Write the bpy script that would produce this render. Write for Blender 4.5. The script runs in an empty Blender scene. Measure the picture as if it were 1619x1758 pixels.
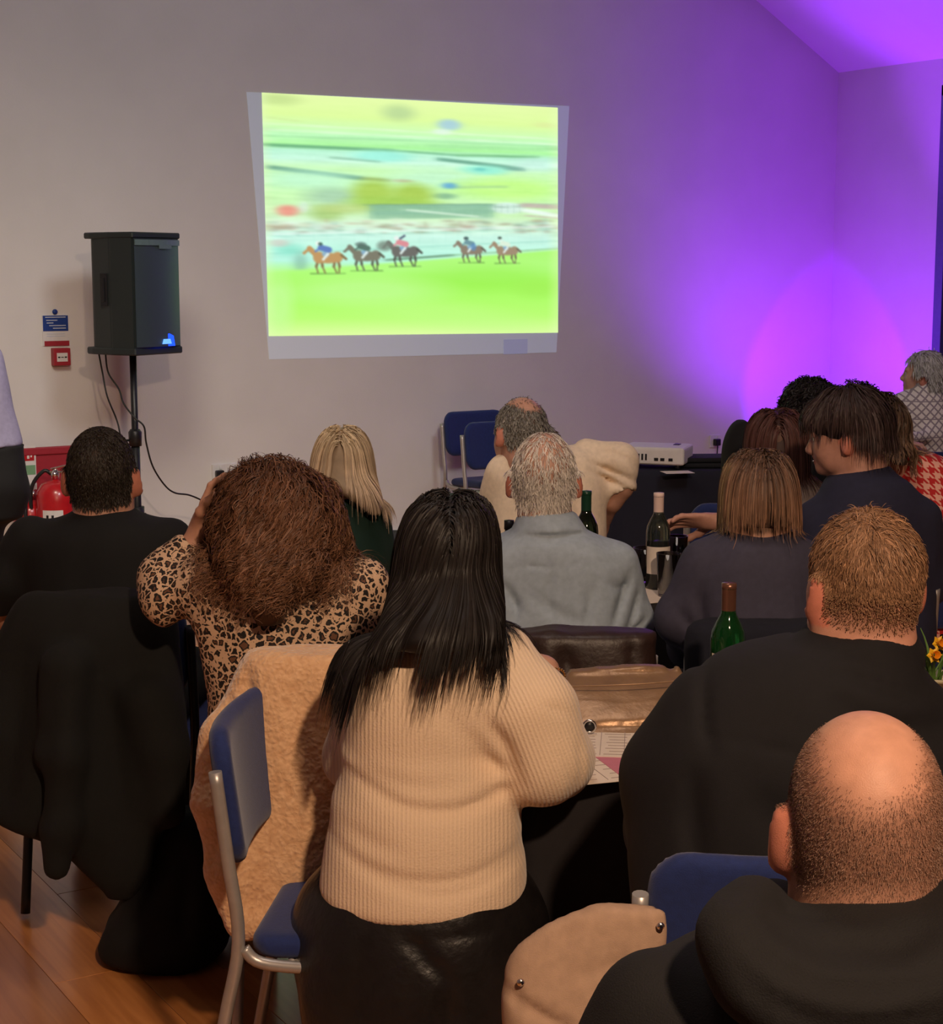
import bpy, bmesh, math, random
import numpy as np
from math import radians, sin, cos, pi
from mathutils import Vector, Matrix

# ------------------------------------------------------------------ camera
sc = bpy.context.scene
COL = sc.collection
FPX, PSI, PITCH, EYE = 2900.0, radians(31.5), radians(8.2), 1.70
FW = np.array([sin(PSI)*cos(PITCH), cos(PSI)*cos(PITCH), -sin(PITCH)])
UP = np.array([sin(PSI)*sin(PITCH), cos(PSI)*sin(PITCH), cos(PITCH)])
RT = np.array([cos(PSI), -sin(PSI), 0.0])
FH = np.array([sin(PSI), cos(PSI), 0.0])
CAM = np.array([0.0, 0.0, EYE])
cd = bpy.data.cameras.new('camera')
cd.sensor_fit = 'HORIZONTAL'; cd.sensor_width = 36.0; cd.lens = 36.0*FPX/1619.0
cd.clip_start = 0.05; cd.clip_end = 100
cam = bpy.data.objects.new('camera', cd); COL.objects.link(cam)
cam.location = CAM
cam.rotation_euler = (radians(90)-PITCH, 0, -PSI)
sc.camera = cam

# ------------------------------------------------------------------ light
w = bpy.data.worlds.new('dark_hall'); sc.world = w; w.use_nodes = True
w.node_tree.nodes['Background'].inputs[0].default_value = (0.55, 0.5, 0.5, 1)
w.node_tree.nodes['Background'].inputs[1].default_value = 0.0
sc.view_settings.view_transform = 'Standard'
sc.view_settings.look = 'None'
sc.view_settings.gamma = 1.0
sc.view_settings.exposure = 0.0
sc.view_settings.use_curve_mapping = False
sc.cycles.use_denoising = True
sc.cycles.max_bounces = 8

def ray(x, y): return (x-809.5)/FPX*RT + (879-y)/FPX*UP + FW
def P(x, y, d): return CAM + d*ray(x, y)                 # a pixel at a known depth
def on_z(x, y, z=0.0):
    r = ray(x, y); return CAM + (z-EYE)/r[2]*r
YW, XR, XL, YB = 8.83, 8.365, -1.1, -4.0
EAVE, SLOPE, XRIDGE = 3.03, 0.56, 3.63
def on_wall(x, y, off=0.0):
    r = ray(x, y); return CAM + (YW-off)/r[1]*r
def cdir(deg):                                           # level direction, degrees to the right of the view
    a = PSI+radians(deg); return np.array([sin(a), cos(a), 0.0])
def look_at(o, target):
    v = Vector(target)-o.location
    o.rotation_euler = v.to_track_quat('-Z', 'Y').to_euler()
def lamp(name, kind, loc, energy, color, target=None, **kw):
    l = bpy.data.lights.new(name, kind); l.energy = energy; l.color = color
    for k, v in kw.items(): setattr(l, k, v)
    o = bpy.data.objects.new(name, l); COL.objects.link(o); o.location = Vector(loc)
    if target is not None: look_at(o, target)
    return o
WARM = (1.0, 0.70, 0.47)
# unseen overhead lamps; the fills are added for wall, floor and far corner
lamp('ceiling_spot', 'SPOT', (0.52, -0.78, 3.5), 510, WARM, (1.9, 3.0, 0.5), spot_size=radians(74), spot_blend=0.9, shadow_soft_size=0.10)
lamp('ceiling_lamp_mid', 'AREA', (2.0, 3.2, 4.2), 22, (1.0, 0.86, 0.76), (2.4, 3.6, 0), shape='DISK', size=1.2)
lamp('fill_lamp_left', 'SPOT', (1.5, 5.0, 3.7), 250, (1.0, 0.88, 0.70), (2.2, 7.4, 0.0), spot_size=radians(96), spot_blend=1.0, shadow_soft_size=0.5)  # added unseen lamp, aimed to brighten the left floor and wall
lamp('fill_lamp_hall', 'SPOT', (3.2, 1.5, 4.9), 450, (0.93, 0.95, 1.0), (3.6, 8.8, 1.8), spot_size=radians(62), spot_blend=1.0, shadow_soft_size=0.7)  # added unseen lamp for the back wall, aimed away from the purple corner
lamp('fill_lamp_right', 'SPOT', (5.2, 3.8, 3.4), 110, (1.0, 0.9, 0.86), (6.8, 6.4, 1.1), spot_size=radians(32), spot_blend=1.0, shadow_soft_size=0.3)  # added unseen lamp to brighten the person in the far corner
# coloured uplighter in the far corner (its lamps are placed with its housing)
UPL = (0.21, 0.0, 1.0)
# ------------------------------------------------------------------ helpers: objects and materials
def tag(o, label=None, cat=None, group=None, kind=None):
    if label: o['label'] = label
    if cat: o['category'] = cat
    if group: o['group'] = group
    if kind: o['kind'] = kind
    return o
def empty(name, loc=(0, 0, 0), rz=0.0):
    o = bpy.data.objects.new(name, None); COL.objects.link(o)
    o.location = Vector(loc); o.rotation_euler = (0, 0, rz); o.empty_display_size = 0.1
    return o
def link(name, me, mt=None, parent=None):
    o = bpy.data.objects.new(name, me); COL.objects.link(o)
    if mt is not None and not me.materials: me.materials.append(mt)
    if parent is not None: o.parent = parent
    return o
def copy_tree(o, parent=None):
    c = o.copy(); COL.objects.link(c)
    if parent is not None: c.parent = parent
    for ch in list(o.children): copy_tree(ch, c)
    return c
def obj(name, bm, mt, parent=None, smooth=False):
    bmesh.ops.recalc_face_normals(bm, faces=bm.faces)
    me = bpy.data.meshes.new(name); bm.to_mesh(me); bm.free()
    if smooth: me.polygons.foreach_set('use_smooth', [True]*len(me.polygons))
    return link(name, me, mt, parent)
def np_mesh(name, V, Q, smooth=True):
    V = np.asarray(V, np.float32); Q = np.asarray(Q, np.int32); n = Q.shape[1]
    me = bpy.data.meshes.new(name)
    me.vertices.add(len(V)); me.vertices.foreach_set('co', V.ravel())
    me.loops.add(Q.size); me.loops.foreach_set('vertex_index', Q.ravel())
    me.polygons.add(len(Q)); me.polygons.foreach_set('loop_start', np.arange(0, Q.size, n, dtype=np.int32))
    me.polygons.foreach_set('loop_total', np.full(len(Q), n, np.int32))
    if smooth: me.polygons.foreach_set('use_smooth', np.ones(len(Q), bool))
    me.update(calc_edges=True); me.validate()
    return me
def set_col(me, C, name='Col'):
    a = me.color_attributes.new(name, 'FLOAT_COLOR', 'POINT')
    C = np.asarray(C, np.float32)
    if C.shape[1] == 3: C = np.concatenate([C, np.ones((len(C), 1), np.float32)], 1)
    a.data.foreach_set('color', C.ravel())
def srgb(r, g, b):
    f = lambda c: (c/255/12.92 if c/255 <= 0.04045 else ((c/255+0.055)/1.055)**2.4)
    return (f(r), f(g), f(b))

class NT:
    def __init__(s, name):
        s.m = bpy.data.materials.new(name); s.m.use_nodes = True
        s.t = s.m.node_tree; s.b = s.t.nodes['Principled BSDF']
    def n(s, kind, **kw):
        x = s.t.nodes.new(kind)
        for k, v in kw.items():
            if k in x.inputs: x.inputs[k].default_value = v
            else: setattr(x, k, v)
        return x
    def l(s, a, b): s.t.links.new(a, b)
def mat(name, col, rough=0.6, metal=0.0, var=0.15, nscale=40.0, bump=0.0, bscale=None, spec=0.5, trans=0.0, ior=1.45, alpha=None,
        emit=None, estr=0.0, vcol=False, stretch=(1, 1, 1), sheen=0.0, coat=0.0, sss=0.0):
    N = NT(name); b = N.b
    b.inputs['Roughness'].default_value = rough; b.inputs['Metallic'].default_value = metal
    b.inputs['Specular IOR Level'].default_value = spec; b.inputs['IOR'].default_value = ior
    b.inputs['Transmission Weight'].default_value = trans
    b.inputs['Sheen Weight'].default_value = sheen; b.inputs['Coat Weight'].default_value = coat
    if sss: b.inputs['Subsurface Weight'].default_value = sss; b.inputs['Subsurface Radius'].default_value = (0.012, 0.005, 0.003); b.inputs['Subsurface Scale'].default_value = 0.6
    tc = N.n('ShaderNodeTexCoord'); mp = N.n('ShaderNodeMapping'); mp.inputs['Scale'].default_value = stretch
    N.l(tc.outputs['Object'], mp.inputs['Vector'])
    nz = N.n('ShaderNodeTexNoise', Scale=nscale, Detail=4.0); N.l(mp.outputs['Vector'], nz.inputs['Vector'])
    mr = N.n('ShaderNodeMapRange'); mr.inputs['From Min'].default_value = 0.3; mr.inputs['From Max'].default_value = 0.7
    mr.inputs['To Min'].default_value = 1-var; mr.inputs['To Max'].default_value = 1+var
    N.l(nz.outputs['Fac'], mr.inputs['Value'])
    mx = N.n('ShaderNodeVectorMath', operation='MULTIPLY')
    if vcol:
        at = N.n('ShaderNodeVertexColor', layer_name='Col'); N.l(at.outputs['Color'], mx.inputs[0])
    else: mx.inputs[0].default_value = col[:3]
    cb = N.n('ShaderNodeCombineXYZ')
    for i in range(3): N.l(mr.outputs['Result'], cb.inputs[i])
    N.l(cb.outputs[0], mx.inputs[1]); N.l(mx.outputs[0], b.inputs['Base Color'])
    if bump:
        bn = N.n('ShaderNodeTexNoise', Scale=bscale or nscale*3, Detail=3.0); N.l(mp.outputs['Vector'], bn.inputs['Vector'])
        bp = N.n('ShaderNodeBump', Strength=1.0, Distance=bump); N.l(bn.outputs['Fac'], bp.inputs['Height']); N.l(bp.outputs['Normal'], b.inputs['Normal'])
    if emit: b.inputs['Emission Color'].default_value = (*emit, 1); b.inputs['Emission Strength'].default_value = estr
    return N.m

# ------------------------------------------------------------------ helpers: hard shapes (bmesh)
def box(bm, c, s, M=None, bev=0.0, seg=2):
    r = bmesh.ops.create_cube(bm, size=1.0)['verts']
    for v in r: v.co = Vector((v.co.x*s[0], v.co.y*s[1], v.co.z*s[2]))
    if bev:
        e = list({e for v in r for e in v.link_edges})
        r = list({v for v in bmesh.ops.bevel(bm, geom=e, offset=bev, segments=seg, affect='EDGES', profile=0.6)['verts']} | {v for v in r if v.is_valid})
    T = Matrix.Translation(Vector(c)) @ (M if M is not None else Matrix())
    for v in r: v.co = T @ v.co
    return r
def box_obj(name, c, s, mt, parent=None, bev=0.0, M=None, seg=2):
    bm = bmesh.new(); box(bm, c, s, M, bev, seg); return obj(name, bm, mt, parent)
def tube(bm, pts, r, seg=10, caps=True):
    pts = [Vector(p) for p in pts]; n = len(pts); rr = r if hasattr(r, '__len__') else [r]*n
    ref = None; rings = []
    for i, p in enumerate(pts):
        t = (pts[min(i+1, n-1)]-pts[max(i-1, 0)]).normalized()
        if ref is None: ref = t.orthogonal().normalized()
        ref = (ref-t*ref.dot(t)).normalized(); b = t.cross(ref)
        rings.append([bm.verts.new(p+(cos(2*pi*k/seg)*ref+sin(2*pi*k/seg)*b)*float(rr[i])) for k in range(seg)])
    for a, b in zip(rings, rings[1:]):
        for k in range(seg):
            bm.faces.new((a[k], a[(k+1) % seg], b[(k+1) % seg], b[k])).smooth = True
    if caps: bm.faces.new(rings[0][::-1]); bm.faces.new(rings[-1])
def smooth_path(pts, n=6):
    pts = [np.array(p, float) for p in pts]; out = []
    for i in range(len(pts)-1):
        p0, p1, p2, p3 = pts[max(i-1, 0)], pts[i], pts[i+1], pts[min(i+2, len(pts)-1)]
        for k in range(n):
            t = k/n; out.append(0.5*((2*p1)+(-p0+p2)*t+(2*p0-5*p1+4*p2-p3)*t*t+(-p0+3*p1-3*p2+p3)*t**3))
    out.append(pts[-1]); return out
def lathe(bm, prof, seg=24, M=None):
    rings = []
    for r, z in prof:
        if r < 1e-5: rings.append([bm.verts.new((0, 0, z))])
        else: rings.append([bm.verts.new((r*cos(2*pi*k/seg), r*sin(2*pi*k/seg), z)) for k in range(seg)])
    for a, b in zip(rings, rings[1:]):
        for k in range(seg):
            q = [a[k % len(a)], a[(k+1) % len(a)], b[(k+1) % len(b)], b[k % len(b)]]
            u = []
            for v in q:
                if v not in u: u.append(v)
            if len(u) > 2: bm.faces.new(u).smooth = True
    if M is not None:
        for rg in rings:
            for v in rg: v.co = M @ v.co
def lathe_obj(name, prof, mt, parent=None, seg=24, M=None):
    bm = bmesh.new(); lathe(bm, prof, seg, M); return obj(name, bm, mt, parent)
def tube_obj(name, pts, r, mt, parent=None, seg=10):
    bm = bmesh.new(); tube(bm, pts, r, seg); return obj(name, bm, mt, parent)
def slab(bm, poly, z0, z1):                              # prism over a polygon in xy
    a = [bm.verts.new((x, y, z0)) for x, y in poly]; b = [bm.verts.new((x, y, z1)) for x, y in poly]
    bm.faces.new(a[::-1]); bm.faces.new(b)
    for i in range(len(a)): j = (i+1) % len(a); bm.faces.new((a[i], a[j], b[j], b[i]))

# ------------------------------------------------------------------ helpers: soft shapes (signed distance fields)
rng = np.random.default_rng(7)
_perm = np.random.default_rng(3).random(4096).astype(np.float32)
def vnoise(x, y, z):
    x, y, z = np.broadcast_arrays(x, y, z)
    xi, yi, zi = np.floor(x).astype(np.int64), np.floor(y).astype(np.int64), np.floor(z).astype(np.int64)
    u, v, w_ = x-xi, y-yi, z-zi
    u, v, w_ = u*u*(3-2*u), v*v*(3-2*v), w_*w_*(3-2*w_)
    h = lambda a, b, c: _perm[(a*73856093 ^ b*19349663 ^ c*83492791) & 4095]
    r = 0
    for i in (0, 1):
        for j in (0, 1):
            for k in (0, 1):
                r = r+h(xi+i, yi+j, zi+k)*(u if i else 1-u)*(v if j else 1-v)*(w_ if k else 1-w_)
    return r*2-1
def smin(a, b, k):
    h = np.maximum(k-np.abs(a-b), 0)/k
    return np.minimum(a, b)-h*h*k*0.25
class SDF:
    def __init__(s): s.ops = []; s.lo = np.full(3, 1e9); s.hi = np.full(3, -1e9)
    def add(s, fn, lo, hi, k=0.03, op='u'):
        lo, hi = np.asarray(lo, float), np.asarray(hi, float)
        s.ops.append((fn, lo-k-0.03, hi+k+0.03, k, op))
        if op == 'u': s.lo = np.minimum(s.lo, lo); s.hi = np.maximum(s.hi, hi)
        return s
    def every(s, fn, op): s.ops.append((fn, None, None, 0.01, op)); return s
    def ell(s, c, r, M=None, k=0.03, op='u'):
        c = np.asarray(c, float); r = np.asarray(r, float); M = np.eye(3) if M is None else np.asarray(M)   # M columns = local axes
        e = np.sqrt(((M*r[None, :])**2).sum(1))
        def fn(x, y, z):
            dx, dy, dz = x-c[0], y-c[1], z-c[2]
            q = [M[0, i]*dx+M[1, i]*dy+M[2, i]*dz for i in range(3)]
            k0 = np.sqrt(sum((q[i]/r[i])**2 for i in range(3))+1e-12); k1 = np.sqrt(sum((q[i]/r[i]**2)**2 for i in range(3))+1e-12)
            return k0*(k0-1)/k1
        return s.add(fn, c-e, c+e, k, op)
    def cone(s, a, b, ra, rb, k=0.03, op='u'):
        a = np.asarray(a, float); b = np.asarray(b, float); ab = b-a; L = max(ab@ab, 1e-9)
        def fn(x, y, z):
            t = np.clip(((x-a[0])*ab[0]+(y-a[1])*ab[1]+(z-a[2])*ab[2])/L, 0, 1)
            return np.sqrt((x-a[0]-t*ab[0])**2+(y-a[1]-t*ab[1])**2+(z-a[2]-t*ab[2])**2)-(ra+(rb-ra)*t)
        R = max(ra, rb); return s.add(fn, np.minimum(a, b)-R, np.maximum(a, b)+R, k, op)
    def chain(s, pts, k=0.03):                           # pts: (xyz, r)
        for (a, ra), (b, rb) in zip(pts, pts[1:]): s.cone(a, b, ra, rb, k)
        return s
    def loft(s, rows, right, k=0.03, grow=0.0, power=2.2, op='u'):  # rows: (xyz, half width, half depth), stacked in z
        rows = sorted(rows, key=lambda r: r[0][2])
        A = np.array([[*r[0], r[1], r[2]] for r in rows])
        if len(A) > 2: A = np.array(smooth_path(A, 6))
        zs = A[:, 2]+np.arange(len(A))*1e-7; right = np.asarray(right, float); fw = np.array([-right[1], right[0]])
        def fn(x, y, z):
            g = lambda i: np.interp(z, zs, A[:, i])
            cx, cy, a, b = g(0), g(1), np.maximum(g(3)+grow, 0.004), np.maximum(g(4)+grow, 0.004)
            dx, dy = x-cx, y-cy
            u = np.abs(dx*right[0]+dy*right[1])/a; v = np.abs(dx*fw[0]+dy*fw[1])/b
            r = (u**power+v**power+1e-9)**(1/power)
            gm = np.sqrt((u/a)**2+(v/b)**2+1e-9)/np.maximum(r, 0.2)
            d = np.clip((r-1)/np.maximum(gm, 1.0), -1, 1)
            return np.maximum(d, np.maximum(z-zs[-1]-grow, zs[0]-grow-z))
        m = max(A[:, 3].max(), A[:, 4].max())+max(grow, 0)
        return s.add(fn, A[:, :3].min(0)-[m, m, max(grow, 0)], A[:, :3].max(0)+[m, m, max(grow, 0)], k, op)
    def band(s, c, axis, a, b, h, th, right, k=0.01):    # an oval band (collar): outer half sizes a, b, height h, thickness th
        c = np.asarray(c, float); ax = np.asarray(axis, float); ax = ax/np.linalg.norm(ax)
        rt = np.asarray(right, float); rt = rt-ax*(rt@ax); rt /= np.linalg.norm(rt); fd = np.cross(ax, rt)
        def fn(x, y, z):
            d = (x-c[0], y-c[1], z-c[2]); dot = lambda v: d[0]*v[0]+d[1]*v[1]+d[2]*v[2]
            hh = dot(ax); q = 1-0.12*(hh/h)
            r = (np.sqrt((dot(rt)/(a*q))**2+(dot(fd)/(b*q))**2+1e-9)-1)*min(a, b)
            rr = np.maximum(np.abs(r)-th, 0); zz = np.maximum(np.abs(hh)-h, 0)
            return np.sqrt(rr*rr+zz*zz)-0.004
        m = max(a, b)+h; return s.add(fn, c-m, c+m, k)
    def copy(s):
        t = SDF(); t.ops = list(s.ops); t.lo = s.lo.copy(); t.hi = s.hi.copy(); return t
    def _apply(s, d, v, k, op):
        if op == 'u': return smin(d, v, k)
        if op == 's': return -smin(-d, v, k)
        if op == 'i': return np.maximum(d, v)
        return d+v
    def __call__(s, P_):
        x, y, z = P_[:, 0], P_[:, 1], P_[:, 2]; d = np.full(len(P_), 1.0)
        for fn, lo, hi, k, op in s.ops: d = s._apply(d, fn(x, y, z), k, op)
        return d
    def grad(s, P_, e=0.004):
        g = np.stack([s(P_+o)-s(P_-o) for o in np.eye(3)*e], 1)
        return g/np.maximum(np.linalg.norm(g, axis=1, keepdims=True), 1e-9)
    def grid(s, axes):
        X, Y, Z = axes; D = np.full((len(X), len(Y), len(Z)), 1.0, np.float32)
        for fn, lo, hi, k, op in s.ops:
            if lo is None: sl = (slice(None),)*3
            else: sl = tuple(slice(np.searchsorted(A, lo[i]), np.searchsorted(A, hi[i])) for i, A in enumerate(axes))
            x, y, z = X[sl[0]][:, None, None], Y[sl[1]][None, :, None], Z[sl[2]][None, None, :]
            if x.size and y.size and z.size: D[sl] = s._apply(D[sl], fn(x, y, z), k, op)
        return D
    def axes(s, h, refine=()):
        out = []
        for i in range(3):
            lo, hi = s.lo[i]-2*h-0.025, s.hi[i]+2*h+0.025; p = lo; A = [lo]
            while p < hi:
                st = h
                for c, rad, hf in refine:
                    if c[i]-rad < p < c[i]+rad: st = min(st, hf)
                p += st; A.append(p)
            out.append(np.array(A))
        return out
    def mesh(s, name, h=0.01, refine=(), relax=1):
        ax = s.axes(h, refine); V, Q = nets(s.grid(ax), ax)
        if relax: V = relax_mesh(V, Q, relax)
        return np_mesh(name, V, Q)
def nets(F, axes):
    ins = F < 0
    c = np.zeros(tuple(n-1 for n in F.shape), np.uint8)
    sl = lambda o: tuple(slice(o[i], F.shape[i]-1+o[i]) for i in range(3))
    cor = [(i, j, k) for i in (0, 1) for j in (0, 1) for k in (0, 1)]
    for o in cor: c += ins[sl(o)]
    I = np.argwhere((c > 0) & (c < 8)); idx = np.full(c.shape, -1, np.int32); idx[tuple(I.T)] = np.arange(len(I))
    f = {o: F[tuple((I+o).T)] for o in cor}
    S = np.zeros((len(I), 3)); n = np.zeros(len(I))
    for a in cor:
        for d in range(3):
            if a[d]: continue
            b = tuple(a[i]+(i == d) for i in range(3)); fa, fb = f[a], f[b]; m = (fa < 0) != (fb < 0)
            t = np.where(m, fa/np.where(m, fa-fb, 1), 0)
            for i in range(3): S[:, i] += np.where(m, a[i]+(t if i == d else 0), 0)
            n += m
    S /= np.maximum(n, 1)[:, None]
    V = np.stack([axes[i][I[:, i]]+S[:, i]*(axes[i][I[:, i]+1]-axes[i][I[:, i]]) for i in range(3)], 1)
    quads = []
    for d in range(3):
        a, b = [(1, 2), (2, 0), (0, 1)][d]
        s0 = [slice(None)]*3; s1 = [slice(None)]*3; s0[d] = slice(0, -1); s1[d] = slice(1, None)
        A, B = ins[tuple(s0)], ins[tuple(s1)]
        E = np.argwhere(A != B); E = E[(E[:, a] > 0) & (E[:, b] > 0) & (E[:, a] < c.shape[a]) & (E[:, b] < c.shape[b])]
        def g(oa, ob):
            e = E.copy(); e[:, a] -= oa; e[:, b] -= ob; return idx[tuple(e.T)]
        q = np.stack([g(1, 1), g(0, 1), g(0, 0), g(1, 0)], 1); fl = ~A[tuple(E.T)]
        q[fl] = q[fl][:, ::-1]; quads.append(q)
    Q = np.concatenate(quads); return V, Q[(Q >= 0).all(1)]
def relax_mesh(V, Q, it=1, lam=0.5):
    n = len(V)
    for _ in range(it):
        S = np.zeros((n, 3)); c = np.zeros(n)
        for i in range(4):
            a, b = Q[:, i], Q[:, (i+1) % 4]
            for j in range(3): S[:, j] += np.bincount(a, V[b, j], n)+np.bincount(b, V[a, j], n)
            c += np.bincount(a, minlength=n)+np.bincount(b, minlength=n)
        V = V+lam*(S/np.maximum(c, 1)[:, None]-V)
    return V
def mesh_verts(me):
    a = np.empty(len(me.vertices)*3, np.float32); me.vertices.foreach_get('co', a); return a.reshape(-1, 3).astype(float)
def mesh_normals(me):
    a = np.empty(len(me.vertices)*3, np.float32); me.vertices.foreach_get('normal', a); return a.reshape(-1, 3).astype(float)
def unit(v): return v/np.maximum(np.linalg.norm(v, axis=-1, keepdims=True), 1e-9)

# ------------------------------------------------------------------ helpers: hair strands as thin tapering ribbons
def ribbons(name, pts, nrm, width, cols, mt, parent, tipw=0.15):
    N, K, _ = pts.shape
    T = np.gradient(pts, axis=1); side = unit(np.cross(T, nrm+rng.normal(0, 0.45, (N, 1, 3))))
    t = np.linspace(0, 1, K); wd = np.where(t < 0.6, 1.0, 1-(1-tipw)*(t-0.6)/0.4)[None, :, None]*np.asarray(width).reshape(-1, 1, 1)*0.5
    V = np.stack([pts-side*wd, pts+side*wd], 2).reshape(-1, 3)
    base = (np.arange(N)[:, None]*K+np.arange(K-1)[None, :])*2
    Q = np.stack([base, base+1, base+3, base+2], -1).reshape(-1, 4)
    me = np_mesh(name, V, Q, True)
    set_col(me, np.repeat(cols.reshape(-1, cols.shape[-1]), 2, axis=0))
    return link(name, me, mt, parent)
def grow(field, roots, dirs, K, step, off, grav=0.35, stiff=0.75, wob=0.05, cling=0.25, wind=None, zend=None, zfree=None):
    p = roots.copy(); d = unit(dirs); out = [p.copy()]; nr = []
    dv = np.array([0, 0, -1.0]) if wind is None else unit(np.asarray(wind, float))
    if zend is not None: step = np.clip((roots[:, 2]-zend)*1.12/K, 0.0015, 0.03)
    for i in range(K):
        n = field.grad(p); s = field(p)
        near = np.clip(1-s/0.05, 0, 1)[:, None]
        d = unit(d*stiff+dv*grav+rng.normal(0, wob, d.shape))
        dn = (d*n).sum(1, keepdims=True); d = unit(d-n*np.minimum(dn, 0)*near)
        p = p+d*np.asarray(step).reshape(-1, 1)
        s = field(p); n = field.grad(p)
        push = np.where(s < off, off-s, np.where(s < 0.05, -(s-off)*cling, 0))
        if zfree is not None: push = np.where((p[:, 2] < zfree) & (push < 0), 0, push)
        p = p+n*push[:, None]; out.append(p.copy()); nr.append(n)
    nr = [nr[0]]+nr
    return np.stack(out, 1), np.stack(nr, 1)
def strand_cols(N, K, root, tip, var=0.25, mix=None):
    t = np.linspace(0, 1, K)[None, :, None]; r = np.asarray(root); e = np.asarray(tip)
    c = r*(1-t)+e*t; v = np.exp(rng.normal(0, var, (N, 1, 1)))
    return np.broadcast_to(c, (N, K, 3))*v
# ------------------------------------------------------------------ the room
M_wall = mat('painted_plaster', (0.74, 0.72, 0.69), 0.85, var=0.03, nscale=3, bump=0.0006, bscale=120)
M_ceil = mat('painted_ceiling', (0.78, 0.78, 0.78), 0.9, var=0.02, nscale=3)
M_skirt = mat('white_gloss_paint', (0.7, 0.69, 0.66), 0.4, var=0.03)
def wood_mat():
    N = NT('oak_boards'); b = N.b; b.inputs['Roughness'].default_value = 0.30; b.inputs['Coat Weight'].default_value = 0.4; b.inputs['Coat Roughness'].default_value = 0.16; b.inputs['Coat IOR'].default_value = 1.6
    tc = N.n('ShaderNodeTexCoord'); mp = N.n('ShaderNodeMapping'); mp.inputs['Scale'].default_value = (14, 0.9, 14)
    oi = N.n('ShaderNodeObjectInfo'); ad = N.n('ShaderNodeVectorMath', operation='ADD'); sv = N.n('ShaderNodeVectorMath', operation='SCALE'); sv.inputs[0].default_value = (7, 31, 3)
    N.l(oi.outputs['Random'], sv.inputs['Scale']); N.l(tc.outputs['Object'], ad.inputs[0]); N.l(sv.outputs[0], ad.inputs[1]); N.l(ad.outputs[0], mp.inputs['Vector'])
    nz = N.n('ShaderNodeTexNoise', Scale=2.2, Detail=6.0, Distortion=0.6); N.l(mp.outputs[0], nz.inputs['Vector'])
    cr = N.n('ShaderNodeValToRGB'); e = cr.color_ramp.elements
    e[0].position, e[0].color = 0.25, (0.38, 0.13, 0.033, 1); e[1].position, e[1].color = 0.75, (0.60, 0.245, 0.075, 1)
    N.l(nz.outputs['Fac'], cr.inputs['Fac'])
    mr = N.n('ShaderNodeMapRange'); mr.inputs['To Min'].default_value = 0.78; mr.inputs['To Max'].default_value = 1.2; N.l(oi.outputs['Random'], mr.inputs['Value'])
    sc_ = N.n('ShaderNodeVectorMath', operation='SCALE'); N.l(cr.outputs['Color'], sc_.inputs[0]); N.l(mr.outputs['Result'], sc_.inputs['Scale']); N.l(sc_.outputs[0], b.inputs['Base Color'])
    bp = N.n('ShaderNodeBump', Distance=0.0006); N.l(nz.outputs['Fac'], bp.inputs['Height']); N.l(bp.outputs['Normal'], b.inputs['Normal'])
    return N.m
M_wood = wood_mat()
PX0, PX1, PY0, PY1, PW = 0.40, 4.01, 2.6, 8.80, 0.19
bm = bmesh.new()
def fbox(x0, x1, y0, y1, z1): box(bm, ((x0+x1)/2, (y0+y1)/2, (z1-0.2)/2), (x1-x0, y1-y0, z1+0.2))
fbox(PX0, PX1, PY0, PY1, -0.012); fbox(XL, PX0, YB, YW, 0); fbox(PX1, XR, YB, YW, 0); fbox(PX0, PX1, YB, PY0, 0); fbox(PX0, PX1, PY1, YW, 0)
floor = obj('floor', bm, M_wood); tag(floor, kind='structure')
bm = bmesh.new(); box(bm, (0, 0, -0.006), (PW-0.0012, 1.0-0.001, 0.012), bev=0.0007, seg=1)
bmesh.ops.recalc_face_normals(bm, faces=bm.faces)
plank_me = bpy.data.meshes.new('plank'); bm.to_mesh(plank_me); bm.free(); plank_me.materials.append(M_wood)
R_ = random.Random(4); k = 0
x = PX0+PW/2
while x < PX1:
    y = PY0
    while y < PY1-0.01:
        L = min(R_.uniform(0.9, 1.9), PY1-y)
        if PY1-y-L < 0.3: L = PY1-y
        o = bpy.data.objects.new('plank', plank_me); COL.objects.link(o); o.parent = floor
        o.location = (x, y+L/2, 0); o.scale = (1, L, 1); y += L
    x += PW
# walls and roof
def gable(name, y0, y1):
    bm = bmesh.new(); pr = [(XL-0.2, -0.2), (XR+0.2, -0.2), (XR+0.2, EAVE), (XRIDGE, EAVE+(XR-XRIDGE)*SLOPE+0.1), (XL-0.2, EAVE)]
    a = [bm.verts.new((p[0], y0, p[1])) for p in pr]; b = [bm.verts.new((p[0], y1, p[1])) for p in pr]
    bm.faces.new(a); bm.faces.new(b[::-1])
    for i in range(5): j = (i+1) % 5; bm.faces.new((a[i], a[j], b[j], b[i]))
    return tag(obj(name, bm, M_wall), kind='structure')
gable('wall_back', YW, YW+0.2); gable('wall_rear', YB-0.2, YB)
WY0, WY1, WZ1 = 5.9, 7.86, 2.86
bm = bmesh.new()
for y0, y1, z0, z1 in ((YB, WY0, 0, EAVE), (WY1, YW, 0, EAVE), (WY0, WY1, WZ1, EAVE)):
    box(bm, (XR+0.1, (y0+y1)/2, (z0+z1)/2), (0.2, y1-y0, z1-z0))
tag(obj('wall_right', bm, M_wall), kind='structure')
tag(box_obj('wall_left', (XL-0.1, (YB+YW)/2, EAVE/2), (0.2, YW-YB, EAVE), M_wall), kind='structure')
bm = bmesh.new()
ZR = EAVE+(XR-XRIDGE)*SLOPE
for xa, xb in ((XR, XRIDGE), (XL, XRIDGE)):
    q = [(xa, EAVE), (xb, ZR), (xb, ZR+0.12), (xa, EAVE+0.12)]
    a = [bm.verts.new((p[0], YB, p[1])) for p in q]; b = [bm.verts.new((p[0], YW, p[1])) for p in q]
    bm.faces.new(a); bm.faces.new(b[::-1])
    for i in range(4): j = (i+1) % 4; bm.faces.new((a[i], a[j], b[j], b[i]))
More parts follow.
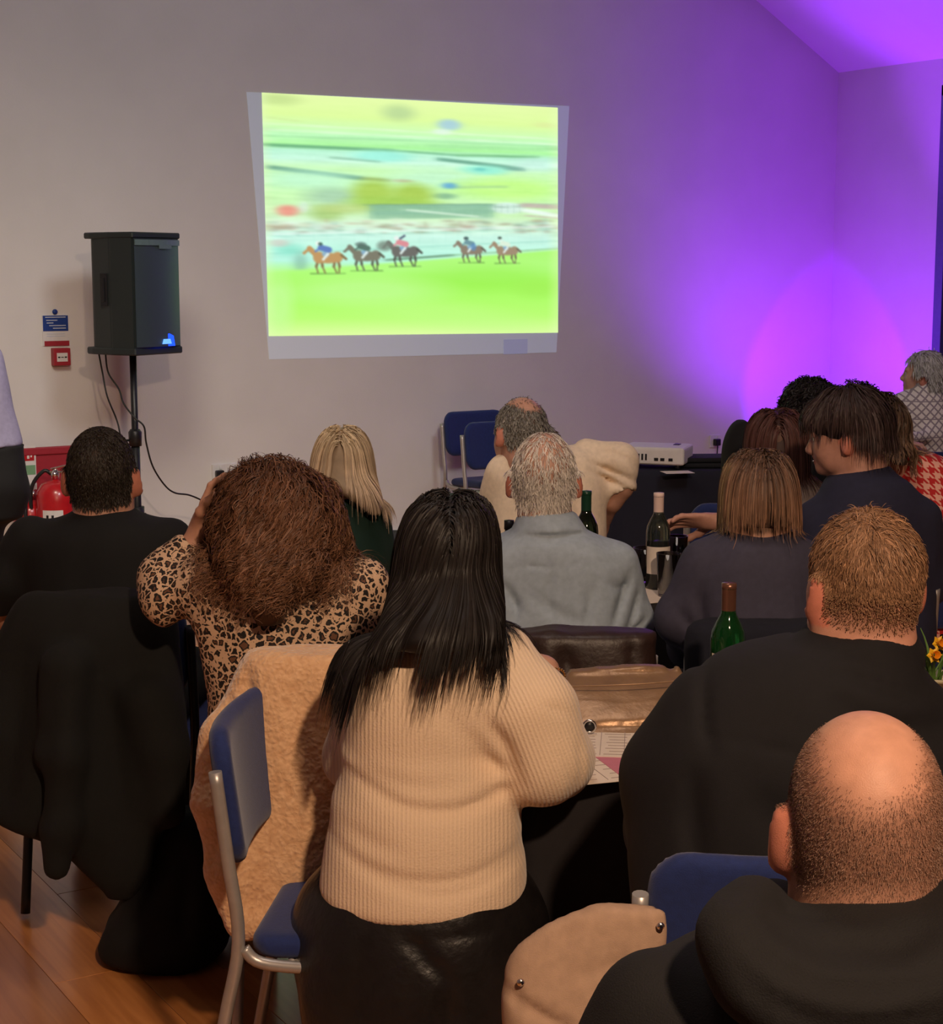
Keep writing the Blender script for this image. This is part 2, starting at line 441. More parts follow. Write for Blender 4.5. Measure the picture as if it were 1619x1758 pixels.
tag(obj('ceiling', bm, M_ceil), kind='structure')
bm = bmesh.new(); box(bm, ((XL+XR)/2, YW-0.009, 0.07), (XR-XL, 0.018, 0.14), bev=0.005)
tag(obj('baseboard_back', bm, M_skirt), kind='structure')
bm = bmesh.new(); box(bm, (XR-0.009, (WY1+YW)/2, 0.07), (0.018, YW-WY1-0.03, 0.14), bev=0.005); tag(obj('baseboard_right', bm, M_skirt), kind='structure')
# tall glazed window in the right wall
M_frame = mat('blue_grey_frame_paint', (0.10, 0.125, 0.20), 0.4, var=0.05)
M_glass = mat('window_glass', (0.9, 0.95, 1), 0.02, var=0, trans=1.0, ior=1.45)
win = tag(empty('window_1', (XR, (WY0+WY1)/2, 0)), kind='structure')
bm = bmesh.new(); ym = 0
for y0, y1, z0, z1 in ((WY1-0.07-(WY0+WY1)/2, (WY1-WY0)/2, 0, WZ1), (-(WY1-WY0)/2, 0.07-(WY1-WY0)/2, 0, WZ1), (-0.04, 0.04, 0, WZ1), (-(WY1-WY0)/2, (WY1-WY0)/2, WZ1-0.07, WZ1), (-(WY1-WY0)/2, (WY1-WY0)/2, 0, 0.1), (-(WY1-WY0)/2, (WY1-WY0)/2, 0.95, 1.02)):
    box(bm, (0.015, (y0+y1)/2, (z0+z1)/2), (0.09, y1-y0, z1-z0), bev=0.004)
obj('window_frame', bm, M_frame, win)
for s in (-1, 1): box_obj('pane', (0.03, s*0.47, 1.45), (0.008, 0.90, 2.75), M_glass, win)

# ------------------------------------------------------------------ projected picture on the wall
def paint_picture():
    Wd, Hd = 360, 290; X0, X1, Y0, Y1 = 135., 1500., 58., 1172.
    px = np.linspace(X0, X1, Wd)[None, :]; py = np.linspace(Y0, Y1, Hd)[:, None]
    keys = [(58, (236, 255, 165)), (150, (226, 255, 150)), (190, (214, 255, 170)), (240, (190, 255, 190)), (285, (165, 250, 150)), (310, (180, 245, 215)), (350, (205, 255, 235)), (395, (205, 255, 180)), (470, (200, 255, 190)), (520, (205, 255, 180)), (600, (205, 245, 185)), (640, (225, 255, 225)), (700, (205, 250, 240)), (760, (190, 250, 235)), (820, (180, 250, 235)), (870, (175, 255, 130)), (960, (165, 255, 85)), (1080, (180, 255, 90)), (1172, (225, 255, 150))]
    ky = [k[0] for k in keys]; I = np.stack([np.interp(py[:, 0], ky, [k[1][c] for k in keys]) for c in range(3)], 1)[:, None, :]*np.ones((1, Wd, 1))
    def spl(cx, cy, rx, ry, c, a=1.0, soft=0.5, slope=0.0):
        nonlocal I
        d = np.sqrt(((px-cx)/rx)**2+((py-cy-slope*(px-cx))/ry)**2); m = np.clip((1+soft/2-d)/max(soft, 1e-3), 0, 1)*a
        I = I*(1-m[..., None])+np.array(c, float)*m[..., None]
    def line(x0, y0, x1, y1, w, c, a=1.0, soft=0.6):
        nonlocal I
        t = np.clip(((px-x0)*(x1-x0)+(py-y0)*(y1-y0))/((x1-x0)**2+(y1-y0)**2), 0, 1)
        d = np.hypot(px-x0-t*(x1-x0), py-y0-t*(y1-y0))/(w/2); m = np.clip((1+soft/2-d)/soft, 0, 1)*a
        I = I*(1-m[..., None])+np.array(c, float)*m[..., None]
    # hillside, roads and hedges, smeared sideways by the panning camera
    spl(200, 85, 90, 25, (180, 205, 120), .6, 1); spl(730, 120, 70, 35, (175, 205, 140), .8, 1); spl(965, 165, 55, 26, (165, 205, 225), 1, .6); spl(930, 200, 45, 14, (235, 250, 250), .8, .6); spl(1440, 145, 60, 14, (225, 235, 150), .7, 1)
    for y in (196, 222): line(140, y, 1500, y+16, 5, (245, 255, 235), .6)
    line(140, 250, 1500, 246, 4, (120, 190, 130), .6); line(150, 168, 300, 180, 3, (190, 200, 120), .6)
    line(880, 270, 1500, 262, 22, (150, 225, 150), .5, 1); line(140, 292, 700, 297, 15, (85, 160, 110), .9); line(700, 297, 1000, 308, 9, (90, 165, 120), .8); line(1000, 308, 1400, 302, 12, (100, 175, 115), .8)
    spl(650, 325, 130, 26, (150, 245, 232), .9, .8); line(420, 340, 640, 352, 9, (110, 165, 140), .7, 1); line(910, 330, 1320, 362, 17, (85, 150, 130), .9); line(1230, 365, 1330, 368, 14, (95, 150, 140), .8)
    spl(1130, 375, 110, 22, (140, 245, 225), .9, .8); spl(1390, 340, 110, 28, (200, 240, 235), .6, 1); spl(1110, 372, 26, 9, (80, 190, 190), .8)
    line(150, 393, 560, 432, 20, (80, 140, 120), .92); line(560, 432, 680, 438, 14, (130, 150, 90), .8, 1); spl(330, 440, 190, 40, (190, 250, 220), .7, 1); spl(900, 420, 200, 40, (195, 250, 225), .6, 1); spl(745, 438, 45, 7, (190, 150, 130), .6)
    spl(1250, 465, 280, 50, (195, 255, 120), .9, .8); line(980, 462, 1240, 452, 12, (150, 200, 130), .7, 1); spl(962, 455, 34, 15, (70, 150, 220), .95, .7); spl(940, 505, 55, 14, (110, 165, 130), .8, .7)
    spl(430, 520, 120, 40, (150, 190, 170), .7, 1); spl(610, 500, 95, 62, (165, 200, 60), .95, .8); spl(790, 505, 95, 55, (165, 200, 60), .95, .8); spl(700, 545, 200, 30, (160, 205, 70), .9, .8); spl(400, 600, 70, 34, (160, 195, 100), .8, .9); spl(230, 590, 46, 26, (245, 130, 120), .95, .6); spl(300, 572, 18, 26, (225, 245, 240), .9); spl(480, 575, 120, 22, (185, 205, 110), .7, 1)
    # long grandstand roof and tents
    for y, a in ((560, 1), (584, 1), (604, .8)): line(600, y+6, 1165, y-12, 25, (120, 175, 150), .9*a)
    line(560, 555, 1500, 530, 4, (90, 130, 110), .7)
    for x in range(640, 1160, 48): line(x, 556, x, 604, 4, (160, 205, 180), .6)
    spl(1245, 556, 78, 28, (225, 250, 245), .95, .2)
    for x in (1185, 1215, 1245, 1275, 1305): line(x, 538, x, 578, 4, (95, 130, 120), .7)
    line(1175, 552, 1310, 548, 3, (95, 130, 120), .7); line(1320, 540, 1500, 545, 22, (190, 160, 165), .85); line(1330, 565, 1500, 588, 20, (245, 255, 255), .95); line(1330, 590, 1500, 600, 5, (200, 150, 170), .8); line(760, 575, 1100, 600, 9, (220, 245, 225), .9)
    R2 = random.Random(9)
    for _ in range(150):                                 # crowd on the rails
        x = R2.uniform(150, 1500); y = R2.gauss(665-(x-150)*0.02, 17); c = R2.choice([(150, 120, 110), (235, 255, 250), (190, 150, 130), (120, 160, 150), (215, 170, 160), (170, 205, 190), (150, 135, 105), (225, 235, 210)])
        spl(x, y, R2.uniform(10, 34), R2.uniform(4, 11), c, .55, 1)
    line(150, 700, 1500, 640, 5, (240, 255, 255), .9); line(150, 712, 1500, 655, 3, (120, 190, 180), .6); line(470, 770, 1500, 712, 4, (120, 195, 185), .55); line(150, 790, 700, 760, 5, (130, 205, 195), .6); line(660, 815, 980, 788, 9, (70, 110, 80), .9); line(980, 788, 1500, 750, 5, (110, 165, 95), .8)
    for x in range(160, 1500, 60): line(x, 700-(x-150)*0.044, x, 780-(x-150)*0.03, 4, (150, 220, 210), .5)
    spl(230, 770, 60, 28, (120, 225, 205), .7, .9); spl(280, 830, 26, 45, (110, 165, 150), .7, .8); spl(190, 740, 40, 18, (225, 190, 190), .6)
    def smear(n, axis):
        nonlocal I
        k = np.ones(n)/n; pad = [(0, 0)]*3; pad[axis] = (n//2, n-1-n//2)
        I = np.apply_along_axis(lambda v: np.convolve(v, k, 'valid'), axis, np.pad(I, pad, mode='edge'))
    keep = I.copy(); smear(15, 1); smear(9, 1); I = .75*I+.25*keep
    nz_ = np.random.default_rng(2).normal(0, 1, (Hd, Wd, 1))*np.ones((1, 1, 3)); bk = I; I = nz_; smear(41, 1); smear(3, 0); I = bk+I*38*np.clip((850-py)/120, 0, 1)[..., None]*np.clip((py-180)/60, .25, 1)[..., None]
    t = np.clip((py-(868-(px-150)*0.088))/14, 0, 1)[..., None]   # the turf edge rises to the right
    G = np.stack([np.interp(py[:, 0], [740, 860, 930, 1000, 1090, 1172], [v[c] for v in ((165, 250, 95), (172, 255, 110), (158, 252, 70), (165, 255, 80), (180, 255, 95), (226, 255, 155))]) for c in range(3)], 1)[:, None, :]
    I = I*(1-t)+G*t
    spl(1150, 900, 330, 60, (140, 240, 50), .6, 1); spl(1390, 950, 110, 45, (150, 240, 60), .7, 1); spl(560, 960, 330, 60, (190, 255, 140), .7, 1); spl(950, 1080, 420, 60, (190, 255, 120), .5, 1, .12); spl(180, 1020, 60, 130, (205, 255, 170), .5, 1)
    ramp = np.clip((px-1440)/60, 0, 1)+np.clip((175-px)/40, 0, 1)
    I = I*(1-0.35*ramp[..., None])+np.array((235, 255, 190.))*0.35*ramp[..., None]
    def horse(x, y, s, c, jc, cap, tail=1):
        dk = tuple(v*0.6 for v in c)
        line(x-75*s, y+88*s, x+90*s, y+86*s, 7*s, (85, 140, 50), .7)
        for lx, kx, fx in ((-38, -48, -40), (-22, -18, -6), (42, 36, 50), (58, 64, 60)):
            line(x+lx*s, y+20*s, x+kx*s, y+52*s, 13*s, dk, .95); line(x+kx*s, y+52*s, x+fx*s, y+84*s, 8*s, dk, .85)
        spl(x+8*s, y+8*s, 62*s, 27*s, c, 1, .3); spl(x-34*s, y+6*s, 28*s, 30*s, c, 1, .3); spl(x+55*s, y+3*s, 26*s, 27*s, c, 1, .3)
        line(x-46*s, y-4*s, x-78*s, y-40*s, 26*s, c, 1, .3); line(x-76*s, y-42*s, x-104*s, y-16*s, 14*s, c, 1, .3)
        if tail: line(x+74*s, y-8*s, x+96*s, y+12*s, 13*s, dk, .95)
        spl(x-2*s, y-12*s, 18*s, 14*s, (120, 165, 215), .85, .4)
        line(x+10*s, y-14*s, x-14*s, y+16*s, 12*s, (235, 245, 250), .95); line(x+14*s, y-34*s, x-24*s, y-44*s, 30*s, jc, 1, .4); line(x-24*s, y-44*s, x-50*s, y-26*s, 10*s, jc, .95); spl(x-36*s, y-66*s, 13*s, 12*s, cap, 1, .4)
    horse(392, 800, 0.92, (190, 130, 75), (70, 100, 190), (245, 250, 250)); spl(368, 742, 10, 8, (30, 60, 60), .9)
    horse(566, 790, 0.88, (105, 95, 85), (60, 90, 85), (205, 250, 245)); spl(548, 742, 26, 12, (60, 80, 80), .7)
    horse(742, 768, 0.88, (85, 75, 80), (225, 120, 140), (240, 245, 250)); spl(655, 748, 34, 24, (100, 110, 105), .8, .7); line(728, 712, 748, 698, 10, (50, 50, 90), .9)
    horse(1060, 758, 0.76, (125, 100, 90), (90, 130, 150), (225, 250, 245)); spl(1040, 706, 12, 8, (30, 50, 60), .9); spl(1075, 748, 14, 18, (70, 120, 190), .8)
    horse(1236, 760, 0.76, (150, 115, 95), (225, 240, 225), (225, 250, 245)); spl(1205, 702, 10, 7, (50, 60, 60), .9)
    smear(3, 1); smear(3, 0); I = I*.80+np.array((215, 250, 205.))*.20
    c = np.clip(I/255, 0, 1); return np.where(c <= 0.04045, c/12.92, ((c+0.055)/1.055)**2.4)
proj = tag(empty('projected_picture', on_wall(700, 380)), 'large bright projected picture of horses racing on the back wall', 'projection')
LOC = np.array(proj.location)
M_border = mat('projector_spill', (0.7, 0.7, 0.7), 0.8, var=0.0, emit=srgb(100, 116, 132), estr=0.55)  # projector light leaking round the picture, given as a glowing sheet
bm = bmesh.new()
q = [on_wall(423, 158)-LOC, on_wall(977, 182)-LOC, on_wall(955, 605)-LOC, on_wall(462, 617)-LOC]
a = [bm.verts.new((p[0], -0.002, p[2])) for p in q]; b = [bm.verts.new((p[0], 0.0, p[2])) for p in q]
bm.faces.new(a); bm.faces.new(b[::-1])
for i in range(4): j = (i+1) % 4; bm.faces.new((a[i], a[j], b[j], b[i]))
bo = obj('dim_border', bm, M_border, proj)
N = NT('projected_light'); N.b.inputs['Base Color'].default_value = (0.02, 0.02, 0.02, 1); N.b.inputs['Specular IOR Level'].default_value = 0  # glowing mesh stands in for the light thrown by the projector
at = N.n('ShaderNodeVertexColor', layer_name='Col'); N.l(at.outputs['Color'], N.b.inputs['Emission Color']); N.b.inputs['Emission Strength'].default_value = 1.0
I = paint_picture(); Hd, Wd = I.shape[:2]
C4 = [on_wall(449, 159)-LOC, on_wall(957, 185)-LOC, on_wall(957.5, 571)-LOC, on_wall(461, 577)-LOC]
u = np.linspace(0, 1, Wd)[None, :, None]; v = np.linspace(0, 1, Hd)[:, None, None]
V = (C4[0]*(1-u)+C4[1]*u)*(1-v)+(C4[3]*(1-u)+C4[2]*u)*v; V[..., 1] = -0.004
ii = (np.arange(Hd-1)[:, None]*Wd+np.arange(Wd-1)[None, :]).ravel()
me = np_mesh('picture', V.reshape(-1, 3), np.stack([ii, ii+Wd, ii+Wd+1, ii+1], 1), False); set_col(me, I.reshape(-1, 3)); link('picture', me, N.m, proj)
M_patch = mat('dim_patch', (0.5, 0.5, 0.6), 0.8, var=0, emit=srgb(98, 110, 140), estr=0.55)  # dim projector light as a small glowing patch
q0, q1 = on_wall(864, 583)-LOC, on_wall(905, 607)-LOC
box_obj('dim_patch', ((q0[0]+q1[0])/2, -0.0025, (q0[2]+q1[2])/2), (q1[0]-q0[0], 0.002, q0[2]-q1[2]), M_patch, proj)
# ------------------------------------------------------------------ wall fittings
M_white = mat('white_plastic', (0.75, 0.74, 0.72), 0.35, var=0.03)
M_black = mat('black_plastic', (0.012, 0.012, 0.014), 0.4, var=0.2)
M_red = mat('red_enamel', (0.50, 0.012, 0.018), 0.3, var=0.08, coat=0.4)
M_redp = mat('red_plastic', (0.36, 0.02, 0.035), 0.5, var=0.06)
M_blue = mat('notice_blue', srgb(28, 62, 140), 0.5, var=0.05)
M_green = mat('notice_green', srgb(120, 165, 125), 0.5, var=0.05)
M_chrome = mat('chrome', (0.75, 0.74, 0.72), 0.18, metal=1.0, var=0.03)
M_silver = mat('silver_tube_paint', (0.46, 0.43, 0.41), 0.38, metal=0.55, var=0.06)
M_navyf = mat('blue_upholstery', srgb(25, 42, 98), 0.85, var=0.12, nscale=90, bump=0.0006, bscale=500, sheen=0.2)
M_cable = mat('black_cable', (0.012, 0.012, 0.012), 0.5, var=0.1)

def socket(px, py, label, double):
    p = on_wall(px, py); r = tag(empty('wall_socket', (p[0], YW, p[2])), label, 'socket')
    wd = 0.147 if double else 0.086
    box_obj('faceplate', (0, -0.006, 0), (wd, 0.012, 0.086), M_white, r, bev=0.003)
    for sx in ((-0.037, 0.037) if double else (0,)):
        box_obj('switch', (sx+0.012 if double else 0.022, -0.014, 0.024), (0.014, 0.006, 0.018), M_white, r, bev=0.001)
        bm = bmesh.new()
        for dx, dz, a, b in ((0, -0.004, 0.004, 0.008), (-0.011, -0.022, 0.007, 0.004), (0.011, -0.022, 0.007, 0.004)): box(bm, (sx+dx, -0.0123, dz), (a, 0.001, b))
        obj('pin_holes', bm, M_black, r)
    return r
s1 = socket(384, 809, 'white double wall socket near the left, one black plug in it', True)
s2 = socket(1226, 757, 'small white wall socket in the purple light, one black plug in it', False)
def plug(p, pts, label):
    r = tag(empty('plug', p), label, 'plug')
    bm = bmesh.new(); box(bm, (0, -0.018, 0), (0.046, 0.034, 0.046), bev=0.009, seg=3); obj('plug_body', bm, M_black, r)
    tube_obj('flex', smooth_path([np.array(q)-np.array(p) for q in pts], 6), 0.0042, M_cable, r, 8)
pl = np.array(s1.location)+[-0.037, -0.0135, -0.012]
def wl(x, y, off): q = on_wall(x, y, off); return (q[0], q[1], q[2])
plug(pl, [pl+[0, -0.025, -0.02], wl(374, 830, 0.05), wl(366, 852, 0.06), wl(350, 880, 0.05), wl(330, 930, 0.04), wl(320, 975, 0.02)], 'black plug and flex in the double wall socket on the left')
pr = np.array(s2.location)+[0.0, -0.0135, -0.006]
plug(pr, [pr+[0, -0.025, -0.02], wl(1231, 790, 0.05), wl(1232, 830, 0.05), wl(1236, 880, 0.02)], 'black plug and flex in the purple lit wall socket')
# break-glass call point and the fire action notice above it
p = on_wall(102, 612)
cp = tag(empty('fire_call_point', (p[0], YW, p[2])), 'square red break-glass fire call point under the blue notice', 'fire alarm')
box_obj('housing', (0, -0.024, 0), (0.092, 0.048, 0.092), M_redp, cp, bev=0.004)
box_obj('glass_plate', (0, -0.049, -0.002), (0.058, 0.004, 0.046), M_white, cp, bev=0.001)
bm = bmesh.new()
for dx in (-0.018, 0.018): box(bm, (dx, -0.0515, -0.002), (0.012, 0.001, 0.007))
box(bm, (0, -0.0515, -0.002), (0.014, 0.001, 0.004)); obj('press_mark', bm, M_black, cp)
p = on_wall(95, 566)
nt = tag(empty('fire_notice', (p[0], YW, p[2])), 'blue and white fire action notice with red band above the call point', 'sign')
box_obj('board', (0, -0.003, -0.004), (0.142, 0.006, 0.16), M_white, nt)
box_obj('blue_panel', (0, -0.007, 0.034), (0.136, 0.002, 0.082), M_blue, nt)
box_obj('red_band', (0.004, -0.007, -0.072), (0.134, 0.002, 0.026), M_redp, nt)
lathe_obj('round_badge', [(0, -0.003), (0.014, -0.003), (0.014, 0.003), (0, 0.003)], M_blue, nt, 16, Matrix.Translation((0.0, -0.004, 0.094)) @ Matrix.Rotation(pi/2, 4, 'X'))
bm = bmesh.new()
for dx, dz, ww in ((0, 0.066, 0.11), (-0.02, 0.05, 0.06), (-0.03, 0.036, 0.036), (0.01, 0.022, 0.09), (0.02, 0.008, 0.07)): box(bm, (dx, -0.0085, dz), (ww, 0.001, 0.0045))
for dz in (-0.022, -0.034): box(bm, (0, -0.0065, dz), (0.1, 0.001, 0.003))
obj('printed_lines', bm, mat('notice_print', (0.55, 0.6, 0.7), 0.6, var=0.02), nt)
# extinguisher stand with two extinguishers
b0, b1 = on_wall(30, 768), on_wall(122, 768); x0, x1, zt = b0[0], b1[0]+0.05, b0[2]
st = tag(empty('extinguisher_stand', ((x0+x1)/2, YW-0.05, 0)), 'red plastic stand with a tall back panel against the back wall', 'stand')
bm = bmesh.new(); box(bm, (0, 0, zt/2), (x1-x0, 0.022, zt), bev=0.008); box(bm, (0, -0.012, zt-0.02), (x1-x0+0.01, 0.02, 0.04), bev=0.006); obj('back_panel', bm, M_redp, st)
bm = bmesh.new(); box(bm, (0, -0.15, 0.03), (x1-x0, 0.30, 0.06), bev=0.012); obj('tray', bm, M_redp, st)
sg = on_wall(50, 803, 0.065)
sx = sg[0]-(x0+x1)/2; zz = sg[2]
box_obj('id_sign', (sx, -0.014, zz), (0.075, 0.004, 0.235), M_white, st)
box_obj('red_pictogram', (sx+0.002, -0.017, zz+0.068), (0.052, 0.002, 0.062), M_red, st)
box_obj('green_panel', (sx+0.002, -0.017, zz-0.012), (0.062, 0.002, 0.05), M_green, st)
bm = bmesh.new(); box(bm, (sx-0.004, -0.0185, zz+0.066), (0.012, 0.001, 0.036)); box(bm, (sx+0.012, -0.0185, zz+0.07), (0.008, 0.001, 0.03)); obj('white_symbol', bm, M_white, st)
def extinguisher(x, y, z, s, label, rot):
    e = tag(empty('fire_extinguisher', (x, y, z), rot), label, 'fire extinguisher', 'fire extinguishers on the red stand')
    rr, hh = 0.085*s, 0.45*s
    lathe_obj('cylinder', [(0, 0), (rr*.9, 0), (rr, 0.015), (rr, hh*.82), (rr*.93, hh*.9), (rr*.7, hh*.97), (rr*.35, hh), (0.018, hh), (0.018, hh+0.02), (0, hh+0.02)], M_red, e, 28)
    bm = bmesh.new(); box(bm, (0.02, 0, hh+0.045), (0.12, 0.022, 0.012), bev=0.004); box(bm, (0.035, 0, hh+0.075), (0.12, 0.02, 0.008), Matrix.Rotation(-0.22, 4, 'Y'), bev=0.003); obj('handle', bm, M_chrome, e)
    lathe_obj('valve', [(0, hh+0.01), (0.02, hh+0.01), (0.022, hh+0.04), (0.012, hh+0.06), (0, hh+0.06)], M_chrome, e, 16)
    lathe_obj('gauge', [(0, 0), (0.016, 0), (0.016, 0.012), (0, 0.014)], M_chrome, e, 16, Matrix.Translation((0, -0.02, hh+0.035)) @ Matrix.Rotation(pi/2, 4, 'X'))
    tube_obj('hose', smooth_path([(-0.02, 0, hh+0.035), (-0.06, -0.01, hh+0.05), (-rr-0.02, -0.02, hh-0.05), (-rr-0.012, -0.02, hh*.5), (-rr-0.01, -0.02, 0.12)], 6), 0.010, M_black, e, 10)
    bm = bmesh.new(); V0 = []
    for k in range(9):
        a = -pi/2+(k-4)*0.13; V0.append([bm.verts.new(((rr+0.0015)*cos(a), (rr+0.0015)*sin(a), zz_)) for zz_ in (hh*.45, hh*.74)])
    for a_, b_ in zip(V0, V0[1:]): bm.faces.new((a_[0], b_[0], b_[1], a_[1]))
    lb = obj('label_panel', bm, M_white, e)
    for k, z_ in ((-2, .68), (0, .68), (2, .62), (1, .55), (-1, .55)):
        a = -pi/2+k*0.13; box_obj('label_mark', ((rr+0.002)*cos(a), (rr+0.002)*sin(a), hh*z_), (0.012, 0.002, 0.016), M_black, lb, 0, Matrix.Rotation(a+pi/2, 4, 'Z'))
q = on_wall(92, 880, 0.22); extinguisher(q[0], YW-0.27, 0.06, 1.22, 'red fire extinguisher in front with a white label', -0.5)
q = on_wall(60, 880, 0.16); extinguisher(q[0]-0.03, YW-0.165, 0.06, 0.98, 'red fire extinguisher at the left end of the stand, without its label in sight', 0.9)

# ------------------------------------------------------------------ loudspeaker on its tripod
SP = P(228, 607, 8.5); SPX, SPY, SPZ = SP[0], SP[1], SP[2]
M_spk = mat('black_speaker_shell', srgb(34, 42, 42), 0.55, var=0.1, nscale=200, bump=0.0005, bscale=900)
M_grl = mat('speaker_grille', srgb(74, 90, 92), 0.36, metal=0.5, var=0.06, nscale=400, bump=0.0005, bscale=1500)
fr = cdir(180-60)                                        # front looks to the right and partly back at the hall
rz = math.atan2(fr[1], fr[0])-pi/2
spk = tag(empty('loudspeaker', (SPX, SPY, SPZ), rz), 'black powered loudspeaker with a glowing blue badge on a tripod stand', 'loudspeaker')
bm = bmesh.new(); HS = 0.60
slab(bm, [(-0.175, 0.17), (0.175, 0.17), (0.175, 0.02), (0.14, -0.12), (0.10, -0.165), (-0.10, -0.165), (-0.14, -0.12), (-0.175, 0.02)], 0.015, HS-0.015)
bmesh.ops.bevel(bm, geom=list(bm.edges), offset=0.008, segments=2, affect='EDGES'); obj('cabinet', bm, M_spk, spk)
for z0, z1 in ((0, 0.035), (HS-0.03, HS)):
    bm = bmesh.new(); slab(bm, [(-0.18, 0.175), (0.18, 0.175), (0.18, 0.02), (0.15, -0.13), (0.125, -0.19), (-0.125, -0.19), (-0.15, -0.13), (-0.18, 0.02)], z0, z1); bmesh.ops.bevel(bm, geom=list(bm.edges), offset=0.006, segments=1, affect='EDGES'); obj('end_cap', bm, M_spk, spk)
bm = bmesh.new(); n = 9; rows_ = []
for k in range(n):
    t = -1+2*k/(n-1); rows_.append([bm.verts.new((t*0.165, 0.172+0.022*(1-t*t), z_)) for z_ in (0.04, HS-0.035)])
for a, b in zip(rows_, rows_[1:]): bm.faces.new((a[0], b[0], b[1], a[1])).smooth = True
gr = obj('grille', bm, M_grl, spk)
bm = bmesh.new()
for k in range(n-1):
    t = -1+2*(k+.5)/(n-1)
    box(bm, (t*0.165, 0.176+0.022*(1-t*t), HS-0.05), (0.043, 0.006, 0.028), Matrix.Rotation(-0.24*t, 4, 'Z'))
box(bm, (-0.03, 0.203, HS-0.07), (0.09, 0.004, 0.02)); obj('top_trim', bm, mat('speaker_trim', srgb(95, 115, 118), 0.35, var=0.05), spk)
bm = bmesh.new(); slab(bm, [(-0.07, 0), (0.07, 0), (0.06, 0.05), (0.03, 0.062), (-0.03, 0.062), (-0.06, 0.05)], 0, 0.006)
obj('light_badge', bm, mat('blue_badge_light', (0.0, 0.02, 0.3), 0.3, var=0, emit=(0.01, 0.06, 1.0), estr=2.2), spk).matrix_local = Matrix.Translation((-0.03, 0.192, 0.04)) @ Matrix.Rotation(pi/2, 4, 'X')
bm = bmesh.new(); slab(bm, [(-0.035, 0.012), (0.035, 0.012), (0.025, 0.036), (-0.025, 0.036)], 0, 0.002)
obj('badge_centre', bm, mat('badge_centre_light', (0.1, 0.2, 0.5), 0.3, var=0, emit=(0.12, 0.35, 1.0), estr=1.5), spk).matrix_local = Matrix.Translation((-0.03, 0.200, 0.04)) @ Matrix.Rotation(pi/2, 4, 'X')
for s in (-1, 1):
    bm = bmesh.new(); box(bm, (s*0.176, -0.02, 0.32), (0.006, 0.045, 0.16), bev=0.002); box(bm, (s*0.181, -0.02, 0.32), (0.006, 0.016, 0.12), bev=0.002); obj('carry_handle', bm, M_black, spk)
stand = tag(empty('speaker_stand', (SPX, SPY, 0)), 'black tripod stand holding up the loudspeaker', 'stand')
ZC = 0.86
tube_obj('pole', [(0, 0, 0.45), (0, 0, SPZ)], 0.0175, M_black, stand, 14)
tube_obj('lower_tube', [(0, 0, 0.10), (0, 0, ZC)], 0.0225, M_black, stand, 14)
lathe_obj('collar', [(0.0235, ZC-0.05), (0.032, ZC-0.05), (0.034, ZC+0.02), (0.024, ZC+0.035), (0.0, ZC+0.035)], M_black, stand, 16)
bm = bmesh.new(); lathe(bm, [(0, 0), (0.006, 0), (0.006, 0.03), (0.018, 0.032), (0.018, 0.048), (0, 0.05)], 12, Matrix.Translation((-0.03, 0, ZC-0.02)) @ Matrix.Rotation(-pi/2, 4, 'Y')); obj('clamp_knob', bm, M_black, stand)
lathe_obj('hub', [(0.023, 0.42), (0.036, 0.42), (0.036, 0.50), (0.023, 0.50)], M_black, stand, 16)
lathe_obj('lower_hub', [(0.023, 0.13), (0.032, 0.13), (0.032, 0.17), (0.023, 0.17)], M_black, stand, 16)
for a in (-0.33, -0.33+2*pi/3, -0.33+4*pi/3):
    dv = np.array([cos(a-PSI), sin(a-PSI), 0]); L = 0.52
    lg = tube_obj('leg', [dv*0.036+[0, 0, 0.46], dv*L+[0, 0, 0.018]], 0.014, M_black, stand, 10)
    tube_obj('rubber_foot', [dv*(L-0.03)+[0, 0, 0.047], dv*(L+0.005)+[0, 0, 0.012]], 0.0175, M_black, lg, 10)
    tube_obj('brace', [dv*0.03+[0, 0, 0.15], dv*0.27+[0, 0, 0.255]], 0.008, M_black, stand, 8)
def cable(pts, label):
    tag(tube_obj('cable', smooth_path(pts, 7), 0.0045, M_cable, None, 8), label, 'cable')
cable([P(168, 598, 8.55), P(176, 640, 8.56), P(184, 680, 8.56), P(200, 720, 8.6), P(206, 745, 8.6), P(214, 800, 8.65), P(214, 900, 8.7), on_z(205, 1010, 0.008)], 'thin black cable hanging straight from the back of the loudspeaker')
cable([P(181, 606, 8.53), P(186, 640, 8.53), P(204, 668, 8.5), P(212, 692, 8.47), P(230, 716, 8.45), P(247, 732, 8.46), P(251, 760, 8.5), P(262, 800, 8.55), P(282, 832, 8.65), P(300, 846, 8.7), P(325, 850, 8.8), P(350, 861, 8.9), P(380, 880, 9.0), P(400, 930, 9.05), on_z(420, 990, 0.008)], 'black mains cable looping from the loudspeaker round the pole towards the socket')

# ------------------------------------------------------------------ stacking chairs
def rounded(w_, h_, r, n=5):
    out = []
    for cx, cz, a0 in ((w_/2-r, h_/2-r, 0), (-w_/2+r, h_/2-r, pi/2), (-w_/2+r, -h_/2+r, pi), (w_/2-r, -h_/2+r, 1.5*pi)):
        for k in range(n+1): a = a0+pi/2*k/n; out.append((cx+r*cos(a), cz+r*sin(a)))
    return out
def pad(w_, h_, th, r, curve=0.0, nx=16):
    """a padded panel in xz, thickness along y, bowed by `curve`"""
    S = SDF(); ww, hh = w_/2-r, h_/2-r
    def fn(x, y, z):
        y = y-curve*(1-(x/(w_/2))**2)
        q = np.sqrt(np.maximum(np.abs(x)-ww, 0)**2+np.maximum(np.abs(z)-hh, 0)**2)-r
        e = th*0.5; qq = np.sqrt(np.maximum(q+e, 0)**2+y*y*1.0)-e
        return qq
    m = abs(curve)+th
    S.add(fn, (-w_/2, -m, -h_/2), (w_/2, m, h_/2), 0.01); return S.mesh('pad', 0.011)
